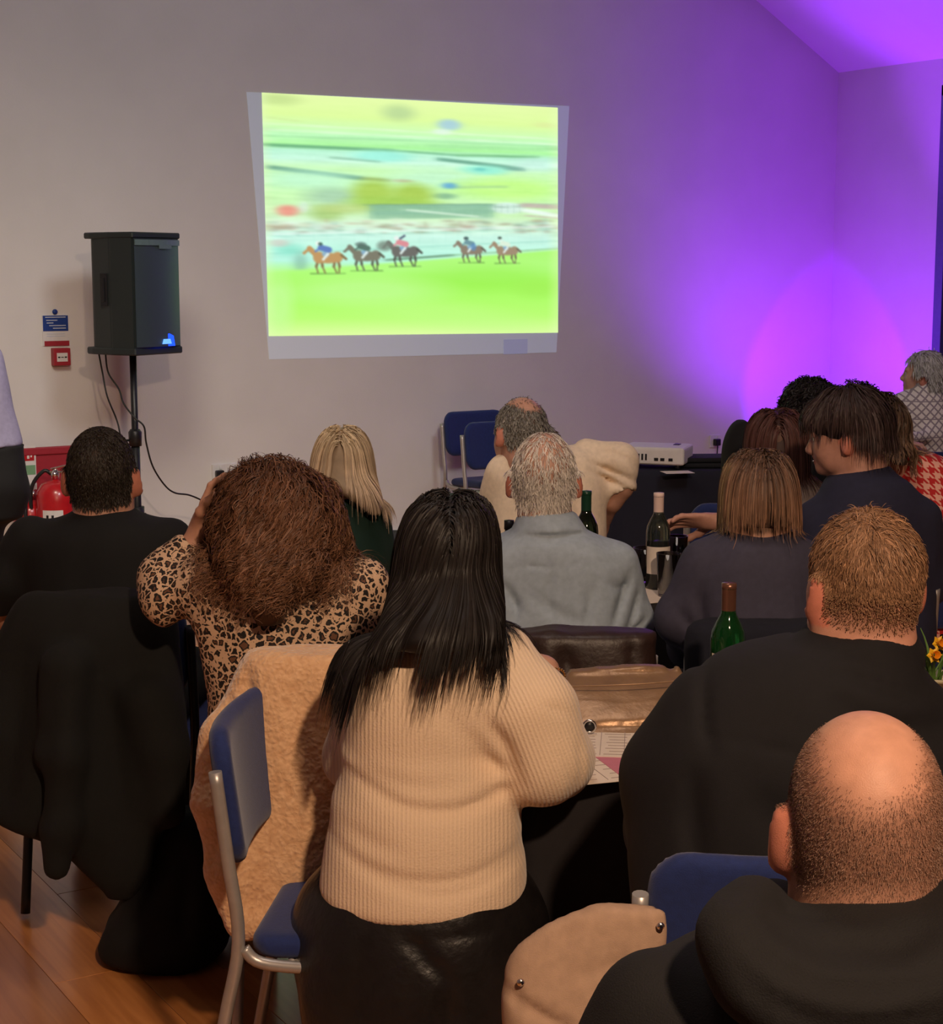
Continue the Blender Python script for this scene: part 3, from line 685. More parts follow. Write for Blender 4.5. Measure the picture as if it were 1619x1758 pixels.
back_me = pad(0.43, 0.27, 0.042, 0.07, -0.03); back_me.name = 'backrest'; back_me.materials.append(M_navyf)
seat_me = pad(0.43, 0.41, 0.046, 0.06); seat_me.name = 'seat'; seat_me.materials.append(M_navyf)
def make_chair():
    r = empty('stacking_chair')
    o = link('backrest', back_me, None, r); o.location = (0, -0.232, 0.722); o.rotation_euler = (0.13, 0, 0)
    o = link('seat', seat_me, None, r); o.location = (0, 0.0, 0.448); o.rotation_euler = (-pi/2+0.05, 0, 0)
    for s in (-1, 1):
        tube_obj('leg', smooth_path([(s*0.225, -0.30, 0.012), (s*0.222, -0.245, 0.30), (s*0.222, -0.215, 0.46), (s*0.224, -0.232, 0.62), (s*0.224, -0.252, 0.785)], 5), 0.0125, M_silver, r, 12)
        tube_obj('leg', smooth_path([(s*0.221, -0.205, 0.445), (s*0.221, -0.17, 0.418), (s*0.221, -0.05, 0.412), (s*0.221, 0.12, 0.416), (s*0.222, 0.185, 0.405), (s*0.224, 0.215, 0.36), (s*0.228, 0.245, 0.18), (s*0.232, 0.262, 0.012)], 5), 0.0115, M_silver, r, 12)
    tube_obj('seat_rail', [(-0.22, 0.10, 0.413), (0.22, 0.10, 0.413)], 0.009, M_silver, r, 8)
    tube_obj('seat_rail', [(-0.22, -0.12, 0.413), (0.22, -0.12, 0.413)], 0.009, M_silver, r, 8)
    return r
CH0 = make_chair(); CH_USED = [False]
def chair(p, turn, label, world=None):
    c = copy_tree(CH0) if CH_USED[0] else CH0
    CH_USED[0] = True
    c.location = (p[0], p[1], 0); d = cdir(turn) if world is None else np.array(world)
    c.rotation_euler = (0, 0, math.atan2(d[1], d[0])-pi/2)
    return tag(c, label, 'chair', 'blue stacking chairs')
def dark_frame(c):
    for o in c.children:
        if o.name.startswith(('leg', 'seat_rail')): o.data = o.data.copy(); o.data.materials[0] = M_black
def lat(px, d): return P(px, 800, d)                     # ground position under a pixel column at a depth
# ------------------------------------------------------------------ people: shared builders
M_skin = mat('skin', (1, 1, 1), 0.5, var=0.07, nscale=60, vcol=True, bump=0.0004, bscale=700, spec=0.4)
M_hair = mat('hair', (1, 1, 1), 0.52, var=0.12, nscale=30, vcol=True, spec=0.32)
M_shoe = mat('black_shoe_leather', (0.015, 0.014, 0.014), 0.45, var=0.15)
M_eye = mat('eye_white', (0.7, 0.68, 0.66), 0.15, var=0.0)
M_iris = mat('dark_iris', (0.02, 0.012, 0.008), 0.1, var=0.0)
SKIN = (0.52, 0.27, 0.185)
def rot(ax, a): return np.array(Matrix.Rotation(a, 3, ax))
class Head:
    def __init__(h, c, turn, pitch=0, roll=0, s=1.0):    # turn right, pitch down, roll towards the right shoulder
        h.c = np.asarray(c, float); h.s = s
        A = -PSI-radians(turn)
        h.M = rot('Z', A) @ rot('Y', radians(roll)) @ rot('X', -radians(pitch))   # columns: right, face, up
    def w(h, p): return h.c+h.s*(h.M @ np.asarray(p, float))
    def loc(h, P_): return (P_-h.c) @ h.M/h.s
    def build(h, S, neck=None, nr=0.056):
        s, M = h.s, h.M
        e = lambda p, r, k=0.03, op='u', m=None: S.ell(h.w(p), np.array(r)*s, M if m is None else M @ m, k*s, op)
        e((0, -.012, .010), (.074, .094, .091)); e((0, .028, -.035), (.058, .063, .083), .04); e((0, .045, -.084), (.046, .043, .038), .03)
        e((0, .080, -.104), (.018, .014, .015), .03)
        for x in (-1, 1):
            e((x*.036, .057, -.045), (.024, .028, .028), .03); e((x*.030, .084, .006), (.024, .012, .009), .02)
            e((x*.031, .101, -.014), (.017, .013, .011), .012, 's')
            e((x*.043, .02, -.082), (.016, .035, .026), .03)
            m = rot('Z', -x*radians(36)) @ rot('X', radians(10))
            e((x*.0835, -.014, -.028), (.0120, .0220, .035), .012, 'u', m)
            e((x*.0925, -.004, -.026), (.0055, .012, .021), .008, 's', m)
        S.cone(h.w((0, .090, -.008)), h.w((0, .110, -.046)), .007*s, .0125*s, .02*s)
        for x in (-1, 1): e((x*.011, .102, -.050), (.009, .010, .008), .010)
        e((0, .090, -.071), (.022, .012, .006), .01); e((0, .089, -.081), (.020, .012, .007), .008)
        e((0, .100, -.0762), (.022, .006, .0016), .004, 's')
        if neck is not None:
            S.cone(h.w((0, -.022, -.05)), h.w((0, -.034, -.115)), nr*s, (nr+.001)*s, .04); S.cone(h.w((0, -.034, -.115)), neck, (nr+.001)*s, (nr+.010)*s, .03)
    def eyes(h, parent):
        for x in (-1, 1):
            for nm, r, dy, mt in (('eye', .0115, 0, M_eye), ('iris', .0055, .0078, M_iris)):
                bm = bmesh.new(); bmesh.ops.create_uvsphere(bm, u_segments=12, v_segments=8, radius=r*h.s)
                c = h.w((x*.031, .0795+dy, -.0135))
                for v in bm.verts: v.co += Vector(c)
                o = obj(nm, bm, mt, parent if nm == 'eye' else eye, True)
                if nm == 'eye': eye = o
    def scalp(h, field, n, mask, seed=0):
        r = np.random.default_rng(seed); out = np.zeros((0, 3))
        while len(out) < n:
            v = unit(r.normal(size=(n*3, 3))); p = np.zeros_like(v)
            t = np.full(len(v), .13)
            pw = lambda t: h.c+h.s*((v*t[:, None]+[0, -.012, 0]) @ h.M.T)
            for _ in range(6): t = t-field(pw(t))/h.s*0.8
            q = pw(t); l = h.loc(q); out = np.concatenate([out, q[mask(l)]])
        return out[:n]
def cap_mask(l, front=.055, back=-.085, side=-.02):
    """hairline of a short crop, in the head's own frame"""
    x, y, z = l[:, 0], l[:, 1], l[:, 2]
    line = np.where(y < -.02, back+(y+.10)*0.25, np.where(y < .035, side+(y-.0)*0.6, front+(y-.055)*-.2))
    line = np.where((np.abs(x) > .062) & (y > -.035) & (y < .02), np.maximum(line, .004), line)
    return z > line
def hand(S, wrist, f, n, side, curl=0.5, s=1.0, spread=0.1):
    f = unit(np.asarray(f, float)); n = np.asarray(n, float); n = unit(n-f*(n@f)); t = np.cross(f, n)*side
    w_ = np.asarray(wrist, float)
    S.ell(w_+f*.048*s, np.array((.040, .052, .015))*s, np.stack([t, f, n], 1), .02)
    S.cone(w_, w_+f*.03*s, .024*s, .024*s, .02)
    for i, (off, L) in enumerate(((.029, .070), (.010, .080), (-.010, .075), (-.028, .058))):
        b = w_+f*(.090-.006*abs(i-1.2))*s+t*off*s; a = 0.25*curl; d = f*cos(a)+n*sin(a)+t*spread*(off*20)*.3; d = unit(d)
        p = b-f*.012*s; r = .0088*s
        for j, fr_ in enumerate((.46, .32, .26)):
            q = p+d*(L*fr_+(.012 if j == 0 else 0))*s; S.cone(p, q, r, r*.92, .006); p = q; r *= .92
            a += 1.1*curl; d = unit(f*cos(a)+n*sin(a)+t*spread*(off*20)*.3)
    p = w_+f*.022*s+t*.026*s
    for j, (L, d) in enumerate(((.042, f*.62+t*.72+n*.25), (.032, f*.86+t*.35+n*(.25+.3*curl)), (.027, f*.9+t*.15+n*(.3+.5*curl)))):
        q = p+unit(d)*L*s; S.cone(p, q, (.0125-.0015*j)*s, (.0115-.0015*j)*s, .010); p = q
    return w_+f*.08*s
def rowset(rows, d):
    out = []
    for r in rows:
        dd = r[4] if len(r) > 4 else d
        out.append((P((r[1]+r[2])/2, r[0], dd), (r[2]-r[1])/2*dd/FPX, r[3]))
    return out
def groove_fn(gs, d):
    """long soft folds: each a line through pixels (x1, y1, x2, y2 ... , depth, width)"""
    lines = []
    for g in gs:
        pts = [P(g[i], g[i+1], d) for i in range(0, len(g)-2, 2)]
        pts = smooth_path(pts, 5) if len(pts) > 2 else pts
        A = np.array([(p @ RT, p[2]) for p in pts]); L = np.concatenate([[0], np.cumsum(np.linalg.norm(np.diff(A, axis=0), axis=1))]); lines.append((A, L/L[-1], g[-2], g[-1]))
    def fn(x, y, z):
        u = x*RT[0]+y*RT[1]; r = 0.0
        for A, L, dep, wd in lines:
            best = None
            for i in range(len(A)-1):
                (u1, z1), (u2, z2) = A[i], A[i+1]; q = (u2-u1)**2+(z2-z1)**2+1e-9
                t = np.clip(((u-u1)*(u2-u1)+(z-z1)*(z2-z1))/q, 0, 1); dd = (u-u1-t*(u2-u1))**2+(z-z1-t*(z2-z1))**2; tt = L[i]+(L[i+1]-L[i])*t
                if best is None: best, bt = dd, tt
                else: m = dd < best; best = np.where(m, dd, best); bt = np.where(m, tt, bt)
            r = r+dep*np.exp(-best/wd**2)*np.sin(np.pi*np.clip(bt, 0.03, .97))**.6
        return r
    return fn
def cloth_noise(amp, fx=7.0, fz=5.0, seed=0.0):
    def fn(x, y, z):
        u = x*RT[0]+y*RT[1]; v = x*FH[0]+y*FH[1]
        n1 = vnoise(u*fx+seed, v*fx, z*fz+u*2); n2 = vnoise(u*fx*2.1+9+seed, v*fx*2.1, z*fz*1.7-u*5)
        return amp*(np.abs(n1)*1.3-.4)+amp*0.5*n2
    return fn
class Person: pass
def person(label, d, head, rows, armL, armR, cuffL=None, cuffR=None, turn=0, skin=SKIN, skinscalp=None, top=None, top_name='shirt', trousers=None,
           grooves=(), noise=(.006, 7, 5), collar=None, hands=(), hcol=None, hmask=None, legs=True, h=0.011, th=0.0095, seat_d=None, extra_top=None,
           knee_spread=.10, nr=.056, neck_to=None, legturn=None, hip=.155, refine_top=(), scalp_mix=0.8, eyes=True, msoft=2, groove_d=None, hand_s=1.0, shin=0.40):
    q = Person(); q.d = d; q.turn = turn; hx, hy, hyaw, hp, hr, hs = head[:6]
    q.H = Head(P(hx, hy, head[6] if len(head) > 6 else d), hyaw, hp, hr, hs)
    right = cdir(90+turn); fwd = cdir(turn); q.right, q.fwd = right, fwd
    R = rowset(rows, d); nb = R[0][0]+np.array([0, 0, -.01]) if neck_to is None else P(*neck_to)
    q.rows = R
    toP = lambda a: [(P(x, y, dd), r*dd/FPX) for x, y, dd, r in a]
    AL, AR = toP(armL), toP(armR)
    base = R[-1][0]; pel = np.array([base[0], base[1], max(base[2], .58)]) if seat_d is None else np.array([*P((rows[-1][1]+rows[-1][2])/2, rows[-1][0], seat_d)[:2], max(base[2], .58)])
    pelc = np.array([pel[0], pel[1], .56]); q.pel = pelc
    body = SDF(); q.H.build(body, nb, nr)
    if pel[2] < base[2]-.02 or True:
        Rb = [r for r in R if r[0][2] > .50]+[(np.array([pel[0], pel[1], .50]), hip, .12)]
    body.loft(Rb, right, .04, -.030)
    hd = body
    for A, cf in ((AL, cuffL), (AR, cuffR)):
        if A: body.chain([(p, max(r-.018 if (cf is None or i < cf) else r, .017)) for i, (p, r) in enumerate(A)], .035)
    refine = [(q.H.c, .135*hs, .0055)]
    for hh in hands:                                     # (which arm, direction, palm normal, side, curl)
        A = AL if hh[0] == 'L' else AR
        wr = A[-1][0]; f = np.asarray(hh[1]); f = f[0]*RT+f[1]*FH+f[2]*np.array([0, 0, 1]); n = np.asarray(hh[2]); n = n[0]*RT+n[1]*FH+n[2]*np.array([0, 0, 1])
        c = hand(body, wr, f, n, hh[3], hh[4], hand_s); refine.append((c, .12, .0046))
    lf = cdir(turn if legturn is None else legturn); lr = cdir(90+(turn if legturn is None else legturn))
    legpts = []
    if legs:
        for s in (-1, 1):
            hipj = pelc+lr*s*.09+np.array([0, 0, -.03]); kn = hipj+lf*.42+lr*s*knee_spread*.6+np.array([0, 0, .0]); an = np.array([*(kn+lf*(shin-.40)+lr*s*.01)[:2], .095])
            legpts.append((hipj, kn, an)); body.chain([(hipj, .078), (kn, .058), ((kn+an)/2+np.array([0, 0, .04]), .054), (an, .038)], .04)
    me = body.mesh('person', h, refine); V = mesh_verts(me); l = q.H.loc(V)
    C = np.tile(np.array(skin), (len(V), 1))
    near = (np.linalg.norm(l, axis=1) < .16)
    lips = near & (np.abs(l[:, 0]) < .024) & (np.abs(l[:, 2]+.076) < .011) & (l[:, 1] > .085); C[lips] = C[lips]*(1.0, .62, .62)
    ear = near & (np.abs(l[:, 0]) > .074) & (np.abs(l[:, 2]+.028) < .04); C[ear] = C[ear]*(1.10, .79, .76)
    if hcol is not None:
        m = (near & (hmask or cap_mask)(l)).astype(float)
        # soften the hairline over neighbouring vertices
        for _ in range(msoft):
            E = np.empty(len(me.edges)*2, np.int32); me.edges.foreach_get('vertices', E); E = E.reshape(-1, 2); S_ = np.bincount(E[:, 0], m[E[:, 1]], len(m))+np.bincount(E[:, 1], m[E[:, 0]], len(m)); c_ = np.bincount(E.ravel(), minlength=len(m)); m = .5*m+.5*S_/np.maximum(c_, 1)
        m = (m*scalp_mix)[:, None]*np.where(ear, 0.0, 1.0)[:, None]; C = C*(1-m)+np.array(hcol)*m
        for s_ in (-1, 1):
            br = near & (np.hypot((l[:, 0]-s_*.032)/.022, (l[:, 2]-.006-.12*(.02-np.abs(np.abs(l[:, 0])-.034)))/.0045) < 1) & (l[:, 1] > .06); C[br] = C[br]*.35+np.array(hcol)*.65
    set_col(me, C); q.body = body
    q.o = link('person', me, M_skin); tag(q.o, label, 'person')
    if eyes: q.H.eyes(q.o)
    # upper garment
    T = SDF()
    for A, cf in ((AL, cuffL), (AR, cuffR)):
        if A:
            n = len(A) if cf is None else cf
            T.chain(A[:n], .045)
            if n > 1:                                    # open end of the sleeve
                a, b = A[n-2][0], A[n-1][0]; ax = unit(b-a); rr = A[n-1][1]*1.2
                T.ell(b+ax*rr, (rr, rr, rr), None, .008, 's')
    T.loft(R+([(np.array([pel[0], pel[1], .53]), max(R[-1][1], hip), .135)] if R[-1][0][2] > .60 else []), right, .045)
    if collar is not None: T.band(*collar(q))
    if extra_top is not None: extra_top(q, T)
    if noise: T.every(cloth_noise(*noise), 'd')
    if grooves: T.every(groove_fn(grooves, groove_d or d), 'd')
    q.T = T
    tm = T.mesh(top_name, th, refine_top); q.top = link(top_name, tm, top, q.o)
    # lower garment and shoes
    if legs:
        L_ = SDF(); L_.ell(pelc, (hip+.012, .14, .115), np.stack([lr, lf, [0, 0, 1]], 1))
        for hj, kn, an in legpts: L_.chain([(hj, .095), (kn, .073), ((kn+an)/2, .068), (an, .060)], .05)
        L_.every(cloth_noise(.006, 8, 8, 3.3), 'd'); q.L = L_
        link('trousers', L_.mesh('trousers', .015), trousers, q.o)
        for hj, kn, an in legpts:
            S2 = SDF(); M = np.stack([lr, lf, [0, 0, 1]], 1); S2.ell(an+lf*.085+np.array([0, 0, -.045]), (.045, .135, .048), M, .03).ell(an+np.array([0, 0, -.03]), (.042, .055, .065), M, .03)
            S2.every(lambda x, y, z: .004-z, 'i'); link('shoe', S2.mesh('shoe', .012), M_shoe, q.o)
    return q
def crop(q, n, length, mask, col, tip, var=.25, lift=.6, comb=(0, 0, -1), w=.0022, K=5, wob=.10, seed=1, name='hair', off=.003, lenfn=None, flat=.25):
    """short hair: many little strands leaning the way they are combed"""
    f = q.body; r = q.H.scalp(f, n, mask, seed); nr = f.grad(r)
    cw = q.H.M @ np.asarray(comb, float) if not callable(comb) else comb(q.H.loc(r)) @ q.H.M.T
    dr = unit(nr*lift+cw+rng.normal(0, .25, r.shape))
    ln = length*rng.uniform(.6, 1.15, len(r))
    if lenfn is not None: ln = ln*lenfn(q.H.loc(r))
    pts, nn = grow(f, r-nr*.002, dr, K, ln/K, off, grav=.12, stiff=.9, wob=wob, cling=flat)
    return ribbons(name, pts, nn, np.full(n, w), strand_cols(n, K+1, col, tip, var), M_hair, q.o, .3)
def mass(q, rows, d, right=None, k=.03, scalp=True, extra=None):
    """the volume of longer hair, without its strands"""
    S = SDF(); S.loft(rowset(rows, d), q.right if right is None else right, .02)
    if extra: extra(S)
    return S
def long_hair(q, S, n, K, step, col, tip, roots, var=.25, w=.0035, off=.004, grav=.5, wob=.05, curl=None, collide=True, cling=.3, name='hair', seed=2, base_col=None, h=.009, d0=None, wind=None, layer=.006, zend=None, light=None):
    """a mass of hair and the strands lying over it"""
    me = S.mesh(name, h); V = mesh_verts(me)
    set_col(me, np.tile(np.array(base_col if base_col is not None else np.array(col)*.6), (len(V), 1)))
    o = link(name, me, M_hair, q.o)
    F = S.copy()
    if collide:
        F.ops += [op for op in q.T.ops if op[4] != 'd']
        F.ops += q.body.ops[:6]
    r_ = np.random.default_rng(seed); sel = np.where(roots(V))[0]; r = V[r_.choice(sel, n)]+r_.normal(0, .004, (n, 3)); nr = F.grad(r)
    dr = nr*.15+np.array([0, 0, -.6])+r_.normal(0, .15, r.shape) if d0 is None else d0(r, nr)
    off_ = off+r_.random(n)*layer
    pts, nn = grow(F, r, dr, K, step*r_.uniform(.75, 1.1, n), off_, grav=grav, stiff=.8, wob=wob, cling=cling, wind=wind, zend=None if zend is None else zend(r)+r_.normal(0, .022, n), zfree=F.lo[2]+.05)
    if curl is not None:
        amp, fr_ = curl; t = np.arange(K+1)[None, :]*fr_*r_.uniform(.8, 1.25, (n, 1))+r_.uniform(0, 6.28, (n, 1))
        T_ = unit(np.gradient(pts, axis=1)); b = unit(np.cross(T_, nn)); g = np.minimum(1, np.arange(K+1)/4)[None, :, None]
        pts = pts+amp*g*(np.sin(t)[..., None]*b+np.cos(t)[..., None]*nn*.6)
    cc = strand_cols(n, K+1, col, tip, var)
    if light is not None:
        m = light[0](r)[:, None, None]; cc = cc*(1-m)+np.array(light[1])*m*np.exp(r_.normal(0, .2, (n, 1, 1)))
    ribbons('strands', pts, nn, np.full(n, w), cc, M_hair, o)
    return o
# ------------------------------------------------------------------ cloth materials
def cloth(name, rgb, rough=.85, var=.08, ns=60, bump=.0005, bs=900, sheen=.0, **k): return mat(name, srgb(*rgb), rough, var=var, nscale=ns, bump=bump, bscale=bs, sheen=sheen, **k)
M_blkT = cloth('black_jersey', (13, 14, 16)); M_trk = cloth('dark_trousers', (14, 14, 17)); M_navy = cloth('navy_knit', (38, 40, 64), bump=.0008, bs=700)
M_char = cloth('charcoal_top', (64, 62, 80)); M_greytop = M_char
M_blk2 = cloth('black_cotton', (19, 17, 21)); M_hood = cloth('black_fleece', (20, 18, 19), bump=.0009, bs=500)
M_shirtb = cloth('blue_grey_shirt', (158, 172, 186), .8, bump=.0003); M_creamshirt = cloth('cream_shirt', (236, 214, 188), .8, bump=.0003)
M_dgreen = cloth('bottle_green_top', (14, 44, 36)); M_lav = cloth('lavender_grey_shirt', (150, 146, 178)); M_cream2 = cloth('cream_jumper', (222, 200, 178))
M_lea = mat('black_leather', (0.012, 0.010, 0.010), 0.33, var=.2, nscale=25, bump=.0012, bscale=70)
M_tan = cloth('tan_trousers', (196, 170, 140)); M_jean = cloth('dark_denim', (40, 46, 66))
def leopard_mat():
    N = NT('leopard_print'); N.b.inputs['Roughness'].default_value = .75
    tc = N.n('ShaderNodeTexCoord'); wn = N.n('ShaderNodeTexNoise', Scale=60.0, Detail=2.0); N.l(tc.outputs['Object'], wn.inputs['Vector'])
    ad = N.n('ShaderNodeVectorMath', operation='MULTIPLY_ADD'); N.l(wn.outputs['Color'], ad.inputs[0]); ad.inputs[1].default_value = (.022, .022, .022); N.l(tc.outputs['Object'], ad.inputs[2])
    ve = N.n('ShaderNodeTexVoronoi', Scale=56.0, Randomness=.85, feature='DISTANCE_TO_EDGE'); N.l(ad.outputs[0], ve.inputs['Vector'])
    vo = N.n('ShaderNodeTexVoronoi', Scale=56.0, Randomness=.85); N.l(ad.outputs[0], vo.inputs['Vector'])
    sep = N.n('ShaderNodeSeparateColor'); N.l(vo.outputs['Color'], sep.inputs['Color'])
    ms = N.n('ShaderNodeMapRange'); ms.inputs['To Min'].default_value = .7; ms.inputs['To Max'].default_value = 1.25; N.l(sep.outputs[0], ms.inputs['Value'])
    ma = N.n('ShaderNodeMath', operation='MULTIPLY'); N.l(ve.outputs['Distance'], ma.inputs[0]); N.l(ms.outputs['Result'], ma.inputs[1])
    cr = N.n('ShaderNodeValToRGB'); e = cr.color_ramp.elements
    tanc, blk, brn = (*srgb(216, 180, 148), 1), (.010, .007, .006, 1), (*srgb(110, 72, 50), 1)
    e[0].position, e[0].color = .0, tanc; e[1].position, e[1].color = 1.0, brn
    for p_, c in ((.10, tanc), (.125, blk), (.30, blk), (.36, brn)):
        x = e.new(p_); x.color = c
    N.l(ma.outputs[0], cr.inputs['Fac']); N.l(cr.outputs['Color'], N.b.inputs['Base Color']); return N.m
M_leo = leopard_mat()
def pattern_mat(name, c0, c1, sx, kind):
    N = NT(name); N.b.inputs['Roughness'].default_value = .85
    tc = N.n('ShaderNodeTexCoord'); mp = N.n('ShaderNodeMapping'); mp.inputs['Rotation'].default_value = (0, 0, PSI); mp.inputs['Scale'].default_value = (sx, sx, sx); N.l(tc.outputs['Object'], mp.inputs['Vector'])
    sp = N.n('ShaderNodeSeparateXYZ'); N.l(mp.outputs[0], sp.inputs[0])
    M_ = lambda op, a, b=None: (lambda x: (N.l(a, x.inputs[0]) if not isinstance(a, float) else setattr(x.inputs[0], 'default_value', a), (N.l(b, x.inputs[1]) if b is not None and not isinstance(b, float) else (setattr(x.inputs[1], 'default_value', b) if b is not None else None)), x.outputs[0])[-1])(N.n('ShaderNodeMath', operation=op))
    u, v = sp.outputs[0], sp.outputs[2]
    if kind == 'houndstooth':                            # warp and weft bands of four threads crossing in a twill
        a = M_('LESS_THAN', M_('FRACT', u), 0.5); b = M_('LESS_THAN', M_('FRACT', v), 0.5); tw = M_('LESS_THAN', M_('FRACT', M_('MULTIPLY', M_('ADD', u, v), 2.0)), 0.5)
        f = M_('ADD', M_('MULTIPLY', a, tw), M_('MULTIPLY', b, M_('SUBTRACT', 1.0, tw)))
    else:                                                # fair isle: bands of diamonds and zigzags
        zz = M_('ABSOLUTE', M_('SUBTRACT', M_('FRACT', u), 0.5)); band = M_('FRACT', M_('MULTIPLY', v, 0.5))
        d = M_('ABSOLUTE', M_('SUBTRACT', M_('ABSOLUTE', M_('SUBTRACT', M_('FRACT', v), 0.5)), zz)); f1 = M_('LESS_THAN', d, 0.13)
        l = M_('LESS_THAN', M_('ABSOLUTE', M_('SUBTRACT', band, 0.08)), 0.035); f = M_('MAXIMUM', f1, l)
    mx = N.n('ShaderNodeMix', data_type='RGBA'); mx.inputs['A'].default_value = (*c0, 1); mx.inputs['B'].default_value = (*c1, 1)
    N.l(f, mx.inputs['Factor']); N.l(mx.outputs['Result'], N.b.inputs['Base Color']); return N.m
M_hound = pattern_mat('red_houndstooth', srgb(238, 176, 160), srgb(196, 36, 40), 30.0, 'houndstooth')
M_fair = pattern_mat('fair_isle_knit', srgb(214, 204, 200), srgb(140, 128, 136), 22.0, 'fair')
def rib_mat():
    N = NT('cream_rib_knit'); N.b.inputs['Roughness'].default_value = .9; N.b.inputs['Sheen Weight'].default_value = .25
    sines = []
    for nm in ('rib', 'rib_sleeve'):
        at = N.n('ShaderNodeAttribute', attribute_name=nm); mu = N.n('ShaderNodeMath', operation='MULTIPLY'); mu.inputs[1].default_value = 2*pi/.0078; N.l(at.outputs['Fac'], mu.inputs[0])
        x = N.n('ShaderNodeMath', operation='SINE'); N.l(mu.outputs[0], x.inputs[0]); sines.append(x)
    am = N.n('ShaderNodeAttribute', attribute_name='sleeve'); mf = N.n('ShaderNodeMix', data_type='FLOAT'); N.l(am.outputs['Fac'], mf.inputs[0]); N.l(sines[0].outputs[0], mf.inputs[2]); N.l(sines[1].outputs[0], mf.inputs[3]); si = mf
    tc = N.n('ShaderNodeTexCoord'); nz = N.n('ShaderNodeTexNoise', Scale=260.0); N.l(tc.outputs['Object'], nz.inputs['Vector'])
    ad = N.n('ShaderNodeMath', operation='MULTIPLY_ADD'); ad.inputs[1].default_value = .35; N.l(si.outputs[0], ad.inputs[0]); N.l(nz.outputs['Fac'], ad.inputs[2])
    bp = N.n('ShaderNodeBump', Distance=.0016); bp.inputs['Strength'].default_value = .8; N.l(ad.outputs[0], bp.inputs['Height']); N.l(bp.outputs[0], N.b.inputs['Normal'])
    mr = N.n('ShaderNodeMapRange'); mr.inputs['From Min'].default_value = -1; mr.inputs['To Min'].default_value = .92; mr.inputs['To Max'].default_value = 1.03; N.l(si.outputs[0], mr.inputs['Value'])
    sc_ = N.n('ShaderNodeVectorMath', operation='SCALE'); sc_.inputs[0].default_value = srgb(234, 206, 176); N.l(mr.outputs['Result'], sc_.inputs['Scale']); N.l(sc_.outputs[0], N.b.inputs['Base Color'])
    return N.m
M_rib = rib_mat()
DKBR, BLK = (.020, .013, .009), (.010, .008, .008)

# ------------------------------------------------------------------ 1 standing man at the left edge of the picture (only his side is in frame)
def standing():
    d = 6.5; right = RT
    H = Head(P(-95, 475, d), 15, 5, 0, 1.0); body = SDF(); H.build(body, P(-95, 560, d))
    R = rowset([(556, -140, -50, .06), (575, -180, -24, .09), (610, -200, 0, .115), (650, -200, 13, .12), (700, -200, 22, .125), (740, -198, 32, .125), (766, -196, 39, .125), (784, -195, 36, .12), (835, -196, 45, .14), (890, -190, 34, .12)], d)
    body.loft(R, right, .03, -.015)
    legs = []
    for s in (-1, 1):
        hp = P(-88+s*42, 860, d); an = np.array([*(hp+RT*s*.03)[:2], .09]); kn = (hp+an)/2+FH*.02+np.array([0, 0, .03]); legs.append((hp, kn, an)); body.chain([(hp, .08), (kn, .056), (an, .04)], .04)
    arms = []
    for pts in ([(-195, 600, d, 26), (-225, 700, d, 21), (-205, 800, d-.1, 15)], [(-22, 612, d, 20), (-28, 700, d+.06, 19), (-60, 735, d+.28, 14)]): arms.append([(P(x, y, dd), r*dd/FPX) for x, y, dd, r in pts])
    for A in arms: body.chain([(p, r-.012) for p, r in A], .03); hand(body, A[-1][0]+np.array([0, 0, -.01]), (0, 0, -1), FH, 1, .6)
    me = body.mesh('person', .012, [(H.c, .13, .0065)]); V = mesh_verts(me); C = np.tile(np.array(SKIN), (len(V), 1)); l = H.loc(V); m = (np.linalg.norm(l, axis=1) < .15) & cap_mask(l); C[m] = DKBR; set_col(me, C)
    o = link('person', me, M_skin); tag(o, 'person standing at the left picture edge in a lavender grey shirt and black trousers', 'person')
    T = SDF(); T.loft([r for r in R if r[0][2] > .985], right, .03)
    for A in arms: T.chain(A, .04)
    T.every(cloth_noise(.008, 8, 4, 1.), 'd'); link('shirt', T.mesh('shirt', .011), M_lav, o)
    L_ = SDF(); L_.loft([r for r in R if r[0][2] < 1.05], right, .04, .004)
    for hp, kn, an in legs: L_.chain([(hp, .115), (kn, .078), (an, .065)], .06)
    L_.cone(P(10, 840, d), P(10, 810, d), .07, .05, .06)
    L_.every(cloth_noise(.008, 8, 6, 2.), 'd'); link('trousers', L_.mesh('trousers', .013), M_trk, o)
    for hp, kn, an in legs:
        S2 = SDF(); M = np.stack([RT, FH, [0, 0, 1]], 1); S2.ell(an+FH*.085+np.array([0, 0, -.045]), (.045, .135, .048), M).ell(an, (.042, .055, .07), M); S2.every(lambda x, y, z: .004-z, 'i'); link('shoe', S2.mesh('shoe', .012), M_shoe, o)
    H.eyes(o)
    q = Person(); q.o, q.H, q.body = o, H, body
    crop(q, 1500, .02, cap_mask, DKBR, DKBR, w=.004)
standing()

